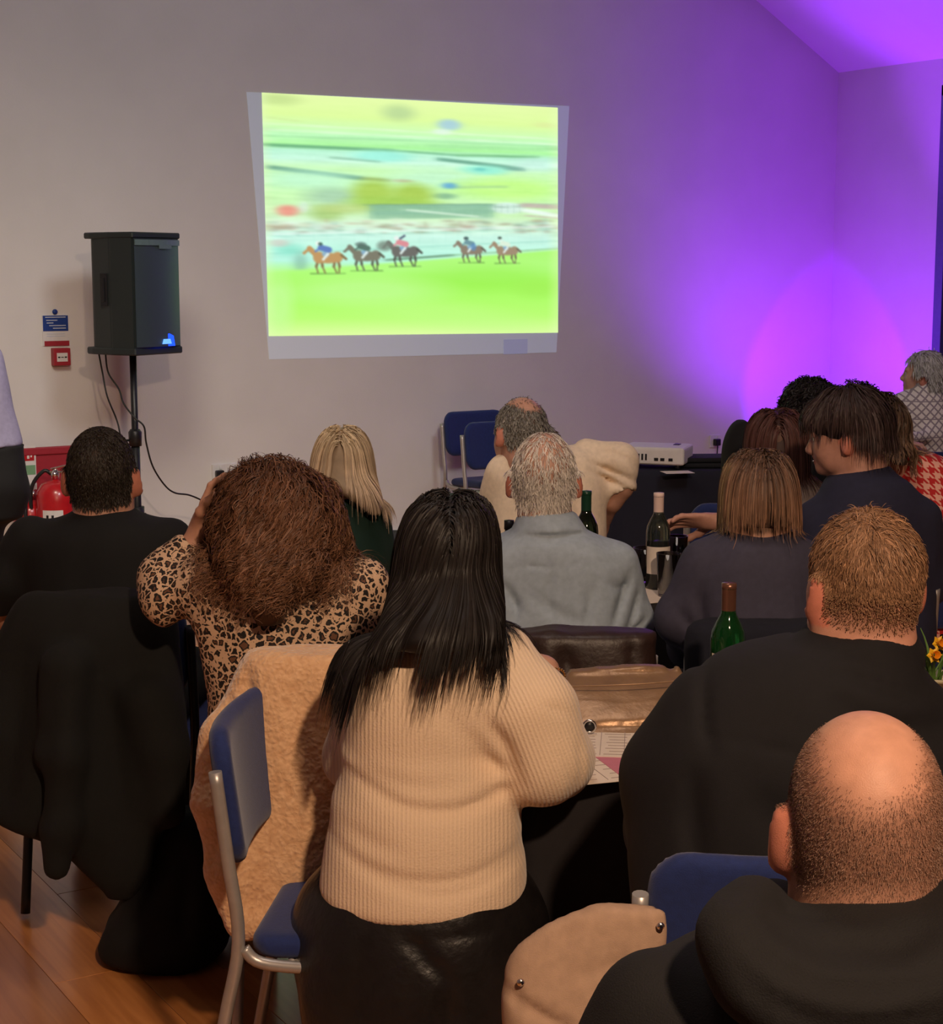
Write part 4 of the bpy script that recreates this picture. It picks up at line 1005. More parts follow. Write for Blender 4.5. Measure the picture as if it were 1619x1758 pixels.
# ------------------------------------------------------------------ 2 man in a black T-shirt at the left
p2 = person('person with short dark hair in a black T-shirt, left of the speaker stand', 4.5, (175, 806, 0, -4, 0, 1.13),
    [(872, 140, 216, .07), (884, 110, 245, .09), (900, 72, 285, .11), (930, 40, 306, .125), (1000, 50, 308, .13), (1100, 62, 312, .13), (1220, 58, 318, .14)],
    [(52, 925, 4.5, 42), (8, 1000, 4.5, 36), (-8, 1035, 4.52, 30), (8, 1052, 4.6, 25), (60, 1062, 4.9, 19)], [(296, 925, 4.52, 34), (318, 945, 4.7, 31), (330, 990, 4.85, 25), (250, 1010, 5.05, 18)],
    cuffL=3, cuffR=3, top=M_blkT, top_name='t_shirt', trousers=M_trk, hcol=DKBR, hmask=lambda l: cap_mask(l, .055, -.082), scalp_mix=.95,
    hands=(('L', (.2, 1, .05), (1, 0, -.3), 1, .7), ('R', (-.3, 1, -.1), (0, 0, -1), -1, .6)), collar=lambda q: (P(178, 876, 4.5), (0, 0, 1), .074, .066, .008, .005, q.right))
crop(p2, 11000, .014, lambda l: cap_mask(l, .055, -.082), (.022, .016, .012), (.030, .023, .017), var=.25, lift=.35, comb=(0, .1, -.9), w=.0020, K=4, seed=11)

# ------------------------------------------------------------------ 3 woman with curly auburn hair and leopard print blouse
p3 = person('person with big curly auburn hair in a leopard print blouse, hand raised to it', 3.95, (466, 884, 0, 2, -4, 1.0),
    [(952, 430, 545, .07), (962, 380, 606, .10), (980, 342, 640, .12), (1012, 318, 652, .13), (1060, 325, 650, .13), (1110, 345, 632, .13), (1200, 360, 625, .14), (1290, 350, 640, .15)],
    [(350, 1000, 3.95, 46), (282, 1028, 3.98, 40), (286, 990, 4.02, 40), (325, 945, 4.02, 30), (343, 912, 4.02, 17)], [(625, 1000, 3.95, 42), (640, 1100, 4.0, 36), (610, 1130, 4.3, 27), (560, 1120, 4.4, 18)],
    cuffL=4, top=M_leo, top_name='blouse', trousers=M_trk, hands=(('L', (.30, .12, 1), (1, -.3, -.3), -1, .55), ('R', (-.8, .5, 0), (0, 0, -1), 1, .6)), noise=(.008, 9, 5, 5.), hcol=(.08, .03, .015), h=.011)
m3 = mass(p3, [(799, 452, 492, .04), (806, 420, 520, .075), (825, 396, 546, .11), (860, 380, 566, .135), (900, 374, 578, .15), (935, 382, 582, .145, 3.92), (965, 390, 560, .125, 3.88), (1000, 402, 525, .09, 3.84), (1035, 418, 505, .06, 3.81), (1066, 438, 488, .035, 3.80)], 3.95, k=.02)
m3.every(lambda x, y, z: .018*vnoise(x*20, y*20, z*16)+.006*vnoise(x*60, y*60, z*50), 'd')
long_hair(p3, m3, 6500, 22, .013, (.110, .046, .024), (.20, .095, .050), lambda V: V[:, 2] > P(466, 985, 3.95)[2], var=.30, w=.0021, off=.003, wob=.16, curl=(.010, .95), base_col=(.055, .022, .011), h=.010, layer=.014, grav=.4, zend=lambda r: P(466, 1050, 3.85)[2]+.10*rng.random(len(r))+.16*np.abs((r-P(455, 900, 3.95)) @ RT))

# ------------------------------------------------------------------ 4 woman with long blonde hair near the wall
p4 = person('person with long straight blonde hair in a bottle green top near the back wall', 5.5, (588, 795, -12, 0, 0, 1.0),
    [(842, 572, 622, .06), (852, 545, 642, .085), (870, 528, 656, .105), (900, 526, 664, .115), (950, 530, 666, .115), (1010, 528, 668, .13)],
    [(534, 885, 5.5, 20), (520, 950, 5.55, 17), (560, 975, 5.75, 13)], [(652, 885, 5.5, 19), (662, 960, 5.55, 17), (640, 985, 5.8, 13)], turn=-8, top=M_dgreen, top_name='jumper', trousers=M_trk, hcol=(.30, .22, .13), hands=(('L', (.4, 1, 0), (0, 0, -1), 1, .5), ('R', (-.5, 1, 0), (0, 0, -1), -1, .5)), h=.012)
m4 = mass(p4, [(735, 574, 604, .035), (741, 560, 618, .07), (760, 547, 630, .10), (790, 538, 638, .115), (815, 540, 642, .11, 5.48), (840, 572, 648, .075, 5.42), (865, 612, 654, .04, 5.38), (884, 634, 655, .022, 5.37)], 5.5)
long_hair(p4, m4, 2000, 22, .015, (.42, .31, .19), (.50, .36, .25), lambda V: V[:, 2] > P(588, 760, 5.5)[2], var=.22, w=.0040, off=.003, wob=.025, base_col=(.27, .19, .12), d0=lambda r, n: np.outer(np.sign((r-P(586, 760, 5.5)) @ RT), RT)*.9+np.array([0, 0, -.4]), layer=.005, zend=lambda r: np.where((r-P(590, 760, 5.5)) @ RT > 0, P(640, 885, 5.4)[2], P(570, 850, 5.4)[2]))

# ------------------------------------------------------------------ 6 balding man in a cream shirt, leaning, elbow out
bald6 = lambda l: cap_mask(l) & (rng.random(len(l)) < np.clip(.5+((.030+16*l[:, 0]**2)-l[:, 2])/.03+np.where(l[:, 1] < -.098, .6, 0), 0, 1))
p6 = person('balding person with grey sides in a cream short-sleeved shirt, leaning with one elbow out', 5.9, (893, 737, -25, 14, 4, 1.08),
    [(762, 900, 960, .06), (772, 872, 1010, .10), (790, 852, 1036, .12), (830, 842, 1042, .13), (880, 840, 1040, .13), (940, 838, 1042, .13)],
    [(862, 815, 5.9, 28), (836, 880, 6.0, 22), (870, 935, 6.2, 15)], [(1005, 776, 5.9, 24), (1066, 792, 5.88, 27), (1068, 836, 5.88, 26), (1052, 862, 5.9, 13), (1032, 905, 6.05, 12)],
    cuffR=3, turn=8, legturn=62, top=M_creamshirt, top_name='shirt', trousers=M_tan, hcol=(.10, .085, .07), hmask=lambda l: bald6(l), hands=(('R', (-.2, .3, -1), (-1, 0, 0), 1, .4), ('L', (.3, 1, 0), (0, 0, -1), 1, .5)), h=.012,
    collar=lambda q: (P(905, 775, 5.88), (-.15, 0, 1), .075, .07, .014, .005, q.right), grooves=[(1000, 786, 1050, 806, 1094, 826, .014, .008), (1006, 800, 1050, 824, 1084, 842, .014, .008), (985, 775, 990, 830, 984, 900, .010, .014), (880, 850, 920, 880, 1000, 880, .008, .016), (1030, 770, 1066, 780, 1092, 800, .010, .008)], noise=(.006, 9, 5, 2.), scalp_mix=.75)
crop(p6, 4000, .022, lambda l: bald6(l), (.14, .12, .10), (.22, .20, .17), var=.3, lift=.5, comb=(0, -.2, -.8), w=.003, K=4, seed=12)
crop(p6, 250, .02, lambda l: cap_mask(l) & (l[:, 2] > .04), (.16, .13, .11), (.2, .17, .15), lift=.4, comb=(0, -.6, -.3), w=.0018, K=4, seed=13, name='thin_hair')

# ------------------------------------------------------------------ 7 grey-haired man in a blue-grey shirt
p7 = person('person with thin white hair and pink scalp in a blue-grey collared shirt', 4.46, (934, 812, 2, -2, 0, 1.06),
    [(898, 896, 985, .07), (912, 872, 1010, .095), (926, 845, 1038, .115), (950, 812, 1070, .125), (1000, 800, 1086, .13), (1060, 800, 1092, .135), (1130, 800, 1096, .14), (1200, 800, 1100, .15)],
    [(825, 965, 4.46, 36), (795, 1070, 4.5, 31), (850, 1100, 4.8, 22), (880, 1090, 4.9, 16)], [(1062, 965, 4.46, 36), (1092, 1065, 4.5, 30), (1060, 1090, 4.72, 22), (1010, 1075, 4.85, 16)],
    top=M_shirtb, trousers=M_jean, hcol=(.42, .36, .30), hmask=lambda l: cap_mask(l, .055, -.088), scalp_mix=.28, skin=(.62, .32, .23), hands=(('L', (.4, 1, .1), (0, 0, -1), 1, .5), ('R', (-.6, 1, .1), (0, 0, -1), -1, .5)),
    collar=lambda q: (P(938, 897, 4.45), (0, .12, 1), .080, .076, .020, .005, q.right), noise=(.007, 8, 4, 8.), th=.0085,
    grooves=[(896, 916, 944, 920, 992, 908, .007, .0035), (846, 966, 950, 957, 1066, 956, .0055, .0035), (850, 985, 870, 1000, 892, 1030, .013, .009), (1078, 978, 1062, 1020, 1046, 1066, .017, .010), (1094, 1005, 1084, 1050, 1066, 1082, .014, .008), (1040, 1076, 970, 1090, 890, 1090, .012, .009), (945, 965, 938, 1010, 944, 1066, .008, .012), (866, 1005, 884, 1030, 880, 1052, .015, .008), (1012, 985, 1004, 1040, 1000, 1078, .010, .012), (1108, 1060, 1090, 1074, 1064, 1076, .013, .007), (900, 1000, 960, 1040, 1010, 1050, .007, .014), (905, 1064, 950, 1076, 1000, 1066, .008, .010), (1040, 985, 1056, 1000, 1080, 1000, .010, .008)])
crop(p7, 5200, .026, lambda l: cap_mask(l, .055, -.09) & (rng.random(len(l)) < np.where((l[:, 2] > .0) & (np.hypot(l[:, 0]/.06, (l[:, 2]-.05)/.055) < 1), .30, 1)), (.58, .52, .46), (.76, .71, .66), var=.18, lift=.2, comb=lambda l: np.stack([l[:, 0]*5, -.15+0*l[:, 0], -1+0*l[:, 0]], 1), w=.0020, K=6, seed=14, wob=.12)

# ------------------------------------------------------------------ 8 woman with a highlighted bob
p8 = person('person with a straight highlighted brown bob in a charcoal top, behind the green bottle', 4.2, (1304, 853, 8, 2, 0, 1.0),
    [(905, 1268, 1340, .06), (914, 1238, 1366, .085), (930, 1204, 1386, .11), (965, 1178, 1402, .125), (1020, 1174, 1404, .13), (1090, 1180, 1408, .135), (1170, 1178, 1412, .15)],
    [(1205, 960, 4.2, 34), (1166, 1062, 4.22, 36), (1180, 1110, 4.4, 30), (1240, 1110, 4.6, 18)], [(1385, 960, 4.2, 34), (1400, 1070, 4.25, 30), (1360, 1100, 4.5, 22), (1320, 1100, 4.6, 16)],
    turn=4, top=M_char, top_name='jumper', trousers=M_trk, hcol=(.10, .06, .035), noise=(.007, 7, 4, 11.), hands=(('L', (.7, .7, 0), (0, 0, -1), 1, .5), ('R', (-.7, .7, 0), (0, 0, -1), -1, .5)),
    grooves=[(1195, 1000, 1205, 1100, .012, .014), (1160, 1040, 1200, 1090, .008, .012), (1250, 930, 1205, 975, .004, .006)])
m8 = mass(p8, [(777, 1282, 1324, .04), (784, 1264, 1344, .075), (805, 1249, 1358, .105), (835, 1242, 1365, .118), (865, 1239, 1369, .118), (885, 1240, 1370, .11), (896, 1252, 1366, .09), (902, 1275, 1350, .06)], 4.2)
def d8(r, n):
    sx = (r-P(1306, 800, 4.2)) @ RT; return np.outer(np.sign(sx+.001), RT)*rng.uniform(0, .8, (len(r), 1))+np.array([0, 0, -.6])+FH*-.2
def col8(n, K):
    c = strand_cols(n, K, (.10, .052, .034), (.22, .115, .068), .25).copy(); return c
long_hair(p8, m8, 4800, 18, .0125, (.085, .048, .034), (.26, .14, .085), lambda V: V[:, 2] > P(1304, 815, 4.2)[2], var=.42, w=.0028, off=.003, wob=.03, base_col=(.05, .028, .02), light=(lambda r: np.clip((-.055-((r-P(1304, 850, 4.2)) @ RT))/.02, 0, .85), (.40, .29, .16)), d0=d8, layer=.005, zend=lambda r: P(1304, 888, 4.15)[2]+0*r[:, 0])

# ------------------------------------------------------------------ 9 woman with chestnut hair behind the bob
p9 = person('person with chestnut shoulder-length hair and a cream jumper, behind the one with the bob', 5.6, (1333, 763, 10, 0, 0, 1.05),
    [(812, 1306, 1362, .06), (822, 1282, 1392, .09), (840, 1268, 1404, .11), (880, 1262, 1408, .12), (960, 1264, 1408, .13)], [(1275, 850, 5.6, 20), (1262, 930, 5.65, 17), (1300, 960, 5.6, 13)], [(1396, 850, 5.6, 20), (1408, 930, 5.65, 17), (1370, 960, 5.6, 13)],
    top=M_cream2, top_name='jumper', trousers=M_trk, hcol=(.06, .025, .02), h=.013, hands=(('L', (.7, .7, 0), (0, 0, -1), 1, .5), ('R', (-.7, .7, 0), (0, 0, -1), -1, .5)))
m9 = mass(p9, [(705, 1318, 1350, .04), (711, 1302, 1366, .075), (732, 1288, 1378, .105), (765, 1282, 1384, .115), (800, 1284, 1386, .11), (818, 1300, 1384, .085), (828, 1330, 1380, .05)], 5.6)
long_hair(p9, m9, 1600, 16, .015, (.085, .034, .030), (.11, .048, .036), lambda V: V[:, 2] > P(1333, 740, 5.6)[2], var=.25, w=.0042, off=.003, wob=.025, base_col=(.045, .018, .016), layer=.005, zend=lambda r: P(1333, 828, 5.55)[2]+0*r[:, 0], d0=lambda r, n: np.outer(np.sign((r-P(1330, 740, 5.6)) @ RT+.001), RT)*.6+np.array([0, 0, -.6]))

# ------------------------------------------------------------------ 13 woman in the patterned jumper in the far corner
p13 = person('person with short grey hair in a pale patterned roll-neck jumper in the far corner', 9.0, (1586, 638, -66, -4, -3, 1.0),
    [(663, 1574, 1604, .05), (671, 1552, 1612, .085), (684, 1530, 1618, .11), (710, 1518, 1622, .12), (740, 1520, 1622, .12), (780, 1520, 1624, .13)], [(1526, 695, 9.0, 13), (1510, 738, 8.9, 12), (1540, 760, 8.7, 9)], [(1614, 700, 9.0, 14), (1602, 748, 8.9, 12), (1560, 752, 8.72, 9)],
    turn=-150, legturn=-140, top=M_fair, top_name='patterned_jumper', trousers=M_trk, hcol=(.32, .30, .29), h=.013, hands=(('L', (.9, -.3, 0), (0, 0, -1), -1, .6), ('R', (-.9, -.3, 0), (0, 0, -1), 1, .6)), collar=lambda q: (P(1588, 664, 9.0), (0, 0, 1), .068, .066, .035, .008, q.right), skin=(.50, .27, .21))
crop(p13, 3500, .06, lambda l: cap_mask(l, .062, -.08, -.01), (.30, .28, .27), (.42, .40, .39), var=.2, lift=.55, comb=lambda l: np.stack([l[:, 0]*3, -.4+0*l[:, 0], -.6+0*l[:, 0]], 1), w=.005, K=6, seed=15, off=.012)

# ------------------------------------------------------------------ 11 two people with dark curly hair by the purple light
for lab, hx, hy, dd, rows, sd in (('person with dark curly hair seen against the purple light', 1394, 712, 6.3, [(764, 1370, 1416, .06), (776, 1345, 1445, .09), (795, 1330, 1462, .11), (860, 1328, 1466, .12), (960, 1330, 1466, .13)], 31),
                                  ('person with dark curls showing just above the mop of the one in navy', 1474, 716, 7.0, [(766, 1452, 1496, .06), (778, 1430, 1520, .09), (800, 1415, 1534, .11), (870, 1412, 1538, .12), (960, 1414, 1538, .13)], 32)):
    q = person(lab, dd, (hx, hy, -20, 0, 0, 1.06), rows, [(rows[2][1]+8, rows[2][0]+15, dd, 17), (rows[2][1]-2, rows[2][0]+110, dd+.05, 14), (hx-20, rows[2][0]+135, dd+.3, 11)], [(rows[2][2]-8, rows[2][0]+15, dd, 17), (rows[2][2]+2, rows[2][0]+110, dd+.05, 14), (hx+20, rows[2][0]+135, dd+.3, 11)],
        top=M_blk2, top_name='jumper', trousers=M_trk, hcol=BLK, h=.014, hands=(('L', (.5, .7, 0), (0, 0, -1), 1, .5), ('R', (-.5, .7, 0), (0, 0, -1), -1, .5)))
    s_ = FPX/dd
    mm = mass(q, [(hy-.125*s_, hx-8, hx+8, .03), (hy-.118*s_, hx-.05*s_, hx+.05*s_, .06), (hy-.085*s_, hx-.085*s_, hx+.085*s_, .10), (hy-.03*s_, hx-.098*s_, hx+.098*s_, .115), (hy+.02*s_, hx-.09*s_, hx+.09*s_, .10, dd-.03), (hy+.06*s_, hx-.06*s_, hx+.06*s_, .05, dd-.07)], dd)
    mm.every(lambda x, y, z: .012*vnoise(x*34, y*34, z*34), 'd')
    long_hair(q, mm, 1200, 14, .009, (.012, .009, .010), (.018, .014, .015), lambda V: V[:, 2] > P(hx, hy+.02*s_, dd)[2], var=.2, w=.0045, off=.003, wob=.2, curl=(.010, 1.3), base_col=(.008, .006, .007), layer=.016, grav=.25, collide=False, seed=sd, h=.011)

# ------------------------------------------------------------------ 12 woman in red houndstooth
p12 = person('person with long wavy brown hair in a red and white houndstooth top at the right', 5.4, (1507, 738, -10, 0, 0, 1.0),
    [(778, 1515, 1600, .07), (786, 1538, 1622, .095), (800, 1540, 1640, .115), (850, 1542, 1652, .125), (910, 1548, 1660, .13), (965, 1550, 1664, .14)], [(1548, 815, 5.4, 19), (1540, 890, 5.5, 16), (1560, 935, 5.75, 12)], [(1636, 820, 5.4, 22), (1652, 900, 5.45, 19), (1620, 950, 5.7, 13)],
    turn=-6, top=M_hound, top_name='houndstooth_top', trousers=M_trk, hcol=(.06, .035, .02), h=.013, neck_to=(1545, 790, 5.4), hands=(('L', (.5, .8, 0), (0, 0, -1), 1, .5), ('R', (-.5, .8, 0), (0, 0, -1), -1, .5)))
m12 = mass(p12, [(680, 1490, 1522, .04), (688, 1474, 1534, .08), (710, 1462, 1546, .11), (740, 1464, 1552, .115), (768, 1492, 1556, .09, 5.34), (786, 1520, 1556, .05, 5.28), (798, 1536, 1556, .03, 5.26)], 5.4)
long_hair(p12, m12, 1500, 20, .013, (.055, .036, .026), (.20, .12, .075), lambda V: V[:, 2] > P(1507, 725, 5.4)[2], var=.35, w=.0045, off=.003, wob=.05, curl=(.006, .6), base_col=(.04, .025, .018), layer=.008, zend=lambda r: P(1540, 800, 5.3)[2]+0*r[:, 0])

# ------------------------------------------------------------------ 10 young man in navy, in profile
p10 = person('person with dark mop of hair in profile, navy jumper, reaching out a hand', 4.9, (1452, 738, -68, 8, -2, 1.02),
    [(806, 1452, 1522, .075), (816, 1428, 1545, .10), (832, 1415, 1568, .12), (870, 1396, 1590, .135), (930, 1368, 1600, .14), (1010, 1372, 1602, .145), (1090, 1385, 1604, .15)],
    [(1395, 890, 4.9, 30), (1330, 930, 5.05, 24), (1275, 915, 5.15, 20), (1232, 896, 5.2, 15)], [(1582, 890, 4.9, 34), (1598, 1000, 4.95, 30), (1560, 1050, 5.2, 20), (1500, 1050, 5.3, 14)],
    turn=-12, top=M_navy, top_name='navy_jumper', trousers=M_trk, hcol=(.03, .018, .018), hmask=lambda l: cap_mask(l, .03, -.07, .0), skin=(.56, .29, .22), hands=(('L', (-1, .1, .05), (0, -.6, -.8), -1, .35), ('R', (-.7, .7, 0), (0, 0, -1), -1, .5)), noise=(.007, 7, 4, 15.), hand_s=1.05, nr=.06, neck_to=(1482, 830, 4.9), cuffL=4,
    collar=lambda q: (P(1484, 812, 4.9), (-.1, .1, 1), .078, .072, .010, .006, q.right))
def ex10(S):
    h = p10.H
    S.ell(h.w((0, -.012, .030)), np.array((.092, .112, .095)), h.M, .02); S.ell(h.w((0, .070, .040)), np.array((.070, .045, .034)), h.M, .03); S.ell(h.w((0, -.080, -.02)), np.array((.066, .036, .055)), h.M, .04)
m10 = SDF(); ex10(m10); m10.every(lambda x, y, z: .004*vnoise(x*40, y*40, z*30), 'd')
def d10(r, n):
    l = p10.H.loc(r); v = np.stack([l[:, 0]*6, l[:, 1]*9+.15, -.15+0*l[:, 0]], 1) @ p10.H.M.T; return v
long_hair(p10, m10, 3200, 12, .013, (.034, .021, .022), (.058, .036, .034), lambda V: p10.H.loc(V)[:, 2] > .045, var=.28, w=.0030, off=.002, wob=.05, base_col=(.022, .014, .014), layer=.007, grav=.25, d0=d10, collide=False, h=.008, zend=lambda r: p10.H.c[2]+np.where(p10.H.loc(r)[:, 1] > .02, .004, np.where(p10.H.loc(r)[:, 1] > -.04, .006, -.055)))
bm = bmesh.new(); bmesh.ops.create_uvsphere(bm, u_segments=10, v_segments=8, radius=.0035)
for v in bm.verts: v.co += Vector(p10.H.w((-.020, .097, -.078)))
obj('lip_stud', bm, M_chrome, p10.o, True)

# ------------------------------------------------------------------ 5 woman in the cream ribbed jumper, foreground centre
def tail5(q, T): T.ell(P(742, 1150, 3.05), (.11, .06, .10), None, .06)
R5 = [(1062, 718, 812, .08), (1078, 680, 858, .10), (1105, 640, 886, .125), (1150, 606, 896, .145), (1210, 594, 880, .155), (1262, 588, 874, .150), (1285, 582, 876, .153), (1320, 586, 882, .158), (1362, 570, 888, .166), (1400, 566, 892, .172), (1440, 558, 896, .172), (1480, 552, 902, .176), (1515, 549, 904, .178), (1532, 556, 898, .172)]
p5 = person('person with long black hair in a cream ribbed jumper seated in the middle foreground', 3.2, (772, 952, 12, 6, 6, 1.06), R5,
    [(632, 1150, 3.2, 52), (612, 1300, 3.35, 50), (660, 1345, 3.6, 36), (740, 1330, 3.7, 24)], [(858, 1135, 3.2, 62), (905, 1230, 3.14, 82), (936, 1308, 3.13, 68), (952, 1302, 3.2, 60), (951, 1238, 3.32, 36), (952, 1186, 3.38, 28), (934, 1152, 3.42, 25)],
    cuffR=6, top=M_rib, top_name='ribbed_jumper', trousers=M_lea, legs=False, hcol=BLK, hands=(('R', (-1, .15, .35), (0, .4, -1), -1, .6), ('L', (.9, .4, 0), (0, 0, -1), 1, .5)), h=.010, th=.0075, noise=(.004, 6, 4, 21.), hip=.17,
    grooves=[(585, 1292, 640, 1316, 700, 1342, 780, 1350, 850, 1334, 890, 1310, .013, .013), (600, 1270, 660, 1296, 740, 1312, 800, 1306, .006, .016), (800, 1262, 840, 1282, 880, 1300, .010, .016), (575, 1415, 640, 1442, 720, 1460, 800, 1458, 905, 1428, .010, .012), (620, 1446, 720, 1478, 800, 1478, 905, 1446, .008, .009), (600, 1385, 650, 1402, 700, 1412, .006, .016), (835, 1205, 868, 1250, 888, 1310, .016, .014), (985, 1240, 990, 1300, 975, 1355, .006, .008), (962, 1262, 975, 1310, 966, 1350, .006, .007), (930, 1176, 948, 1184, 966, 1196, .005, .007), (760, 1180, 800, 1230, 850, 1270, .006, .018)])
# rib direction follows the body on the trunk and the arm on the sleeve
V = mesh_verts(p5.top.data); A5 = [P(858, 1135, 3.2), P(936, 1308, 3.13)]; ax = unit(A5[1]-A5[0]); rel = V-A5[0]; t = rel @ ax
per = unit(RT-ax*(RT@ax)); arm_ = np.clip(((V @ RT)-(P(852, 1200, 3.2) @ RT)-np.clip((P(852, 1200, 3.2)[2]-V[:, 2])*0.12, -.05, .05))/.012, 0, 1)
for nm_, val in (('rib', V @ RT), ('rib_sleeve', rel @ per), ('sleeve', arm_)):
    a_ = p5.top.data.attributes.new(nm_, 'FLOAT', 'POINT'); a_.data.foreach_set('value', val.astype(np.float32))
# leather skirt over her seat and lap
SK = SDF(); SK.loft(rowset([(1500, 556, 896, .165), (1530, 538, 908, .175), (1580, 522, 920, .185), (1640, 515, 925, .19), (1700, 512, 930, .19), (1760, 516, 926, .19)], 3.2), RT, .03)
SK.chain([(P(600, 1590, 3.25), .105), (P(620, 1600, 3.62), .085), (P(612, 1900, 3.66), .06)], .06).chain([(P(830, 1590, 3.25), .115), (P(850, 1600, 3.62), .09), (P(850, 1900, 3.66), .06)], .06)
SK.every(cloth_noise(.008, 6, 3, 4.), 'd'); SK.every(groove_fn([(700, 1545, 775, 1620, .010, .012), (775, 1620, 760, 1758, .014, .02), (640, 1540, 610, 1758, .010, .02), (690, 1560, 905, 1535, .005, .006)], 3.2), 'd')
link('leather_skirt', SK.mesh('leather_skirt', .011), M_lea, p5.o)
L5 = SDF()
for x in (612, 850): L5.chain([(P(x, 1880, 3.66), .05), (np.array([*P(x, 1900, 3.66)[:2], .1]), .04), (np.array([*P(x, 1900, 3.80)[:2], .05]), .042)], .03)
L5.every(lambda x, y, z: .004-z, 'i'); link('boots', L5.mesh('boots', .012), M_shoe, p5.o)
m5 = mass(p5, [(853, 752, 800, .05), (860, 728, 820, .085), (880, 710, 838, .112), (915, 696, 846, .125), (960, 688, 850, .125), (1010, 678, 856, .12, 3.16), (1055, 664, 858, .095, 3.1), (1090, 646, 850, .065, 3.06), (1118, 640, 800, .016, 3.03)], 3.2)
m5.every(lambda x, y, z: .004*vnoise((x*RT[0]+y*RT[1])*40, 0*y, z*6+(x*RT[0]+y*RT[1])*14), 'd')
def d5(r, n):
    sx = (r-P(775, 900, 3.2)) @ RT; return np.outer(np.sign(sx+.001), RT)*.7+np.array([0, 0, -.7])-FH*.25
long_hair(p5, m5, 6500, 30, .0138, (.017, .013, .012), (.014, .011, .010), lambda V: V[:, 2] > P(772, 935, 3.2)[2], var=.22, w=.0026, off=.003, wob=.022, base_col=(.012, .009, .009), d0=d5, wind=-.23*RT+np.array([0, 0, -1.])-FH*.05, layer=.006, cling=.35, zend=lambda r: P(700, 1226, 3.0)[2]+np.clip((r-P(775, 900, 3.2)) @ RT, -.05, .09)*1.1+.09*rng.random(len(r))**2)
for pts in ([(846, 1060), (866, 1075), (856, 1092), (838, 1098)], [(850, 1080), (842, 1096), (858, 1112), (876, 1104)], [(600, 1100), (584, 1145), (592, 1180)]):
    dd = 3.03 if pts[0][0] < 700 else 3.12
    w_ = smooth_path([P(x, y, dd) for x, y in pts], 6); tube_obj('loose_lock', w_, list(np.linspace(.0026, .0008, len(w_))), mat('black_hair_lock', (.012, .009, .009), .4, var=.1), p5.o, 6)

# ------------------------------------------------------------------ 14 man with cropped auburn hair in a black shirt
def ex14(q, T):
    pass
R14 = [(1094, 1384, 1553, .085), (1106, 1310, 1562, .10), (1120, 1246, 1570, .115), (1142, 1208, 1586, .13), (1170, 1178, 1606, .142), (1210, 1148, 1634, .152), (1290, 1096, 1684, .165), (1380, 1080, 1706, .168), (1480, 1076, 1714, .17), (1600, 1080, 1716, .18)]
p14 = person('person with cropped auburn hair in a black collared overshirt, right foreground', 2.73, (1484, 986, -12, -2, 0, 1.07), R14,
    [(1222, 1215, 2.73, 72), (1146, 1330, 2.76, 64), (1142, 1430, 2.85, 58), (1200, 1450, 3.05, 40), (1250, 1420, 3.15, 28)], [(1622, 1275, 2.73, 74), (1700, 1390, 2.76, 66), (1700, 1420, 2.95, 50), (1640, 1420, 3.12, 30)],
    top=M_blk2, trousers=M_jean, hcol=(.16, .085, .05), hmask=lambda l: cap_mask(l, .055, -.075), scalp_mix=.38, skin=(.60, .29, .20), h=.010, th=.009, noise=(.008, 5, 4, 30.), hands=(('L', (.6, .7, 0), (0, 0, -1), 1, .5), ('R', (-.6, .7, 0), (0, 0, -1), -1, .5)),
    collar=lambda q: (P(1476, 1102, 2.73), (-.12, -.05, 1), .088, .084, .024, .006, q.right), grooves=[(1196, 1232, 1300, 1240, 1400, 1262, 1500, 1280, 1620, 1284, .006, .004), (1206, 1262, 1196, 1220, 1202, 1160, 1222, 1126, .012, .008), (1390, 1150, 1450, 1200, 1540, 1222, 1640, 1226, .014, .02), (1260, 1300, 1330, 1380, 1420, 1420, .012, .03), (1180, 1270, 1176, 1380, 1190, 1470, .016, .02), (1380, 1116, 1450, 1136, 1520, 1160, 1560, 1176, .010, .008)], nr=.062)
fade = lambda l: np.clip((l[:, 2]+.030)/.085, .06, 1)
crop(p14, 22000, .036, lambda l: cap_mask(l, .055, -.075) & (rng.random(len(l)) < np.clip((l[:, 2]+.09)/.07, .15, 1)), (.165, .082, .045), (.34, .185, .10), var=.30, lift=.55, comb=lambda l: np.stack([.35+3*l[:, 0], .25+0*l[:, 1], -.75+0*l[:, 0]], 1), w=.0013, K=6, seed=16, wob=.07, lenfn=fade)

# ------------------------------------------------------------------ 15 man with a shaved head in a black hooded top, nearest the camera
def ex15(q, T):
    d = 1.77                                             # the hood lies in folds round the neck
    for pts, r in (([(1300, 1560, d-.05), (1255, 1620, d-.12), (1330, 1700, d-.16), (1470, 1725, d-.17), (1610, 1690, d-.16), (1660, 1610, d-.1), (1620, 1560, d-.02)], .038), ([(1290, 1585, d-.02), (1310, 1640, d-.10), (1470, 1665, d-.12), (1600, 1640, d-.1), (1640, 1580, d-.02)], .042), ([(1340, 1545, d+.10), (1290, 1575, d), (1330, 1600, d-.06), (1470, 1612, d-.08), (1600, 1590, d-.05)], .034)):
        w_ = smooth_path([P(*p) for p in pts], 4)
        T.chain([(p, r) for p in w_], .016)
bald15 = lambda l: cap_mask(l, .04, -.085) & (rng.random(len(l)) < np.clip((np.hypot(l[:, 0]/.064, (l[:, 2]-.075)/.062)-.62)/.55, 0, 1))
R15 = [(1570, 1400, 1560, .075), (1592, 1335, 1630, .10), (1618, 1250, 1710, .125), (1655, 1150, 1800, .145), (1710, 1075, 1870, .158), (1790, 1030, 1915, .165), (1950, 1010, 1930, .165), (2200, 1010, 1940, .17)]
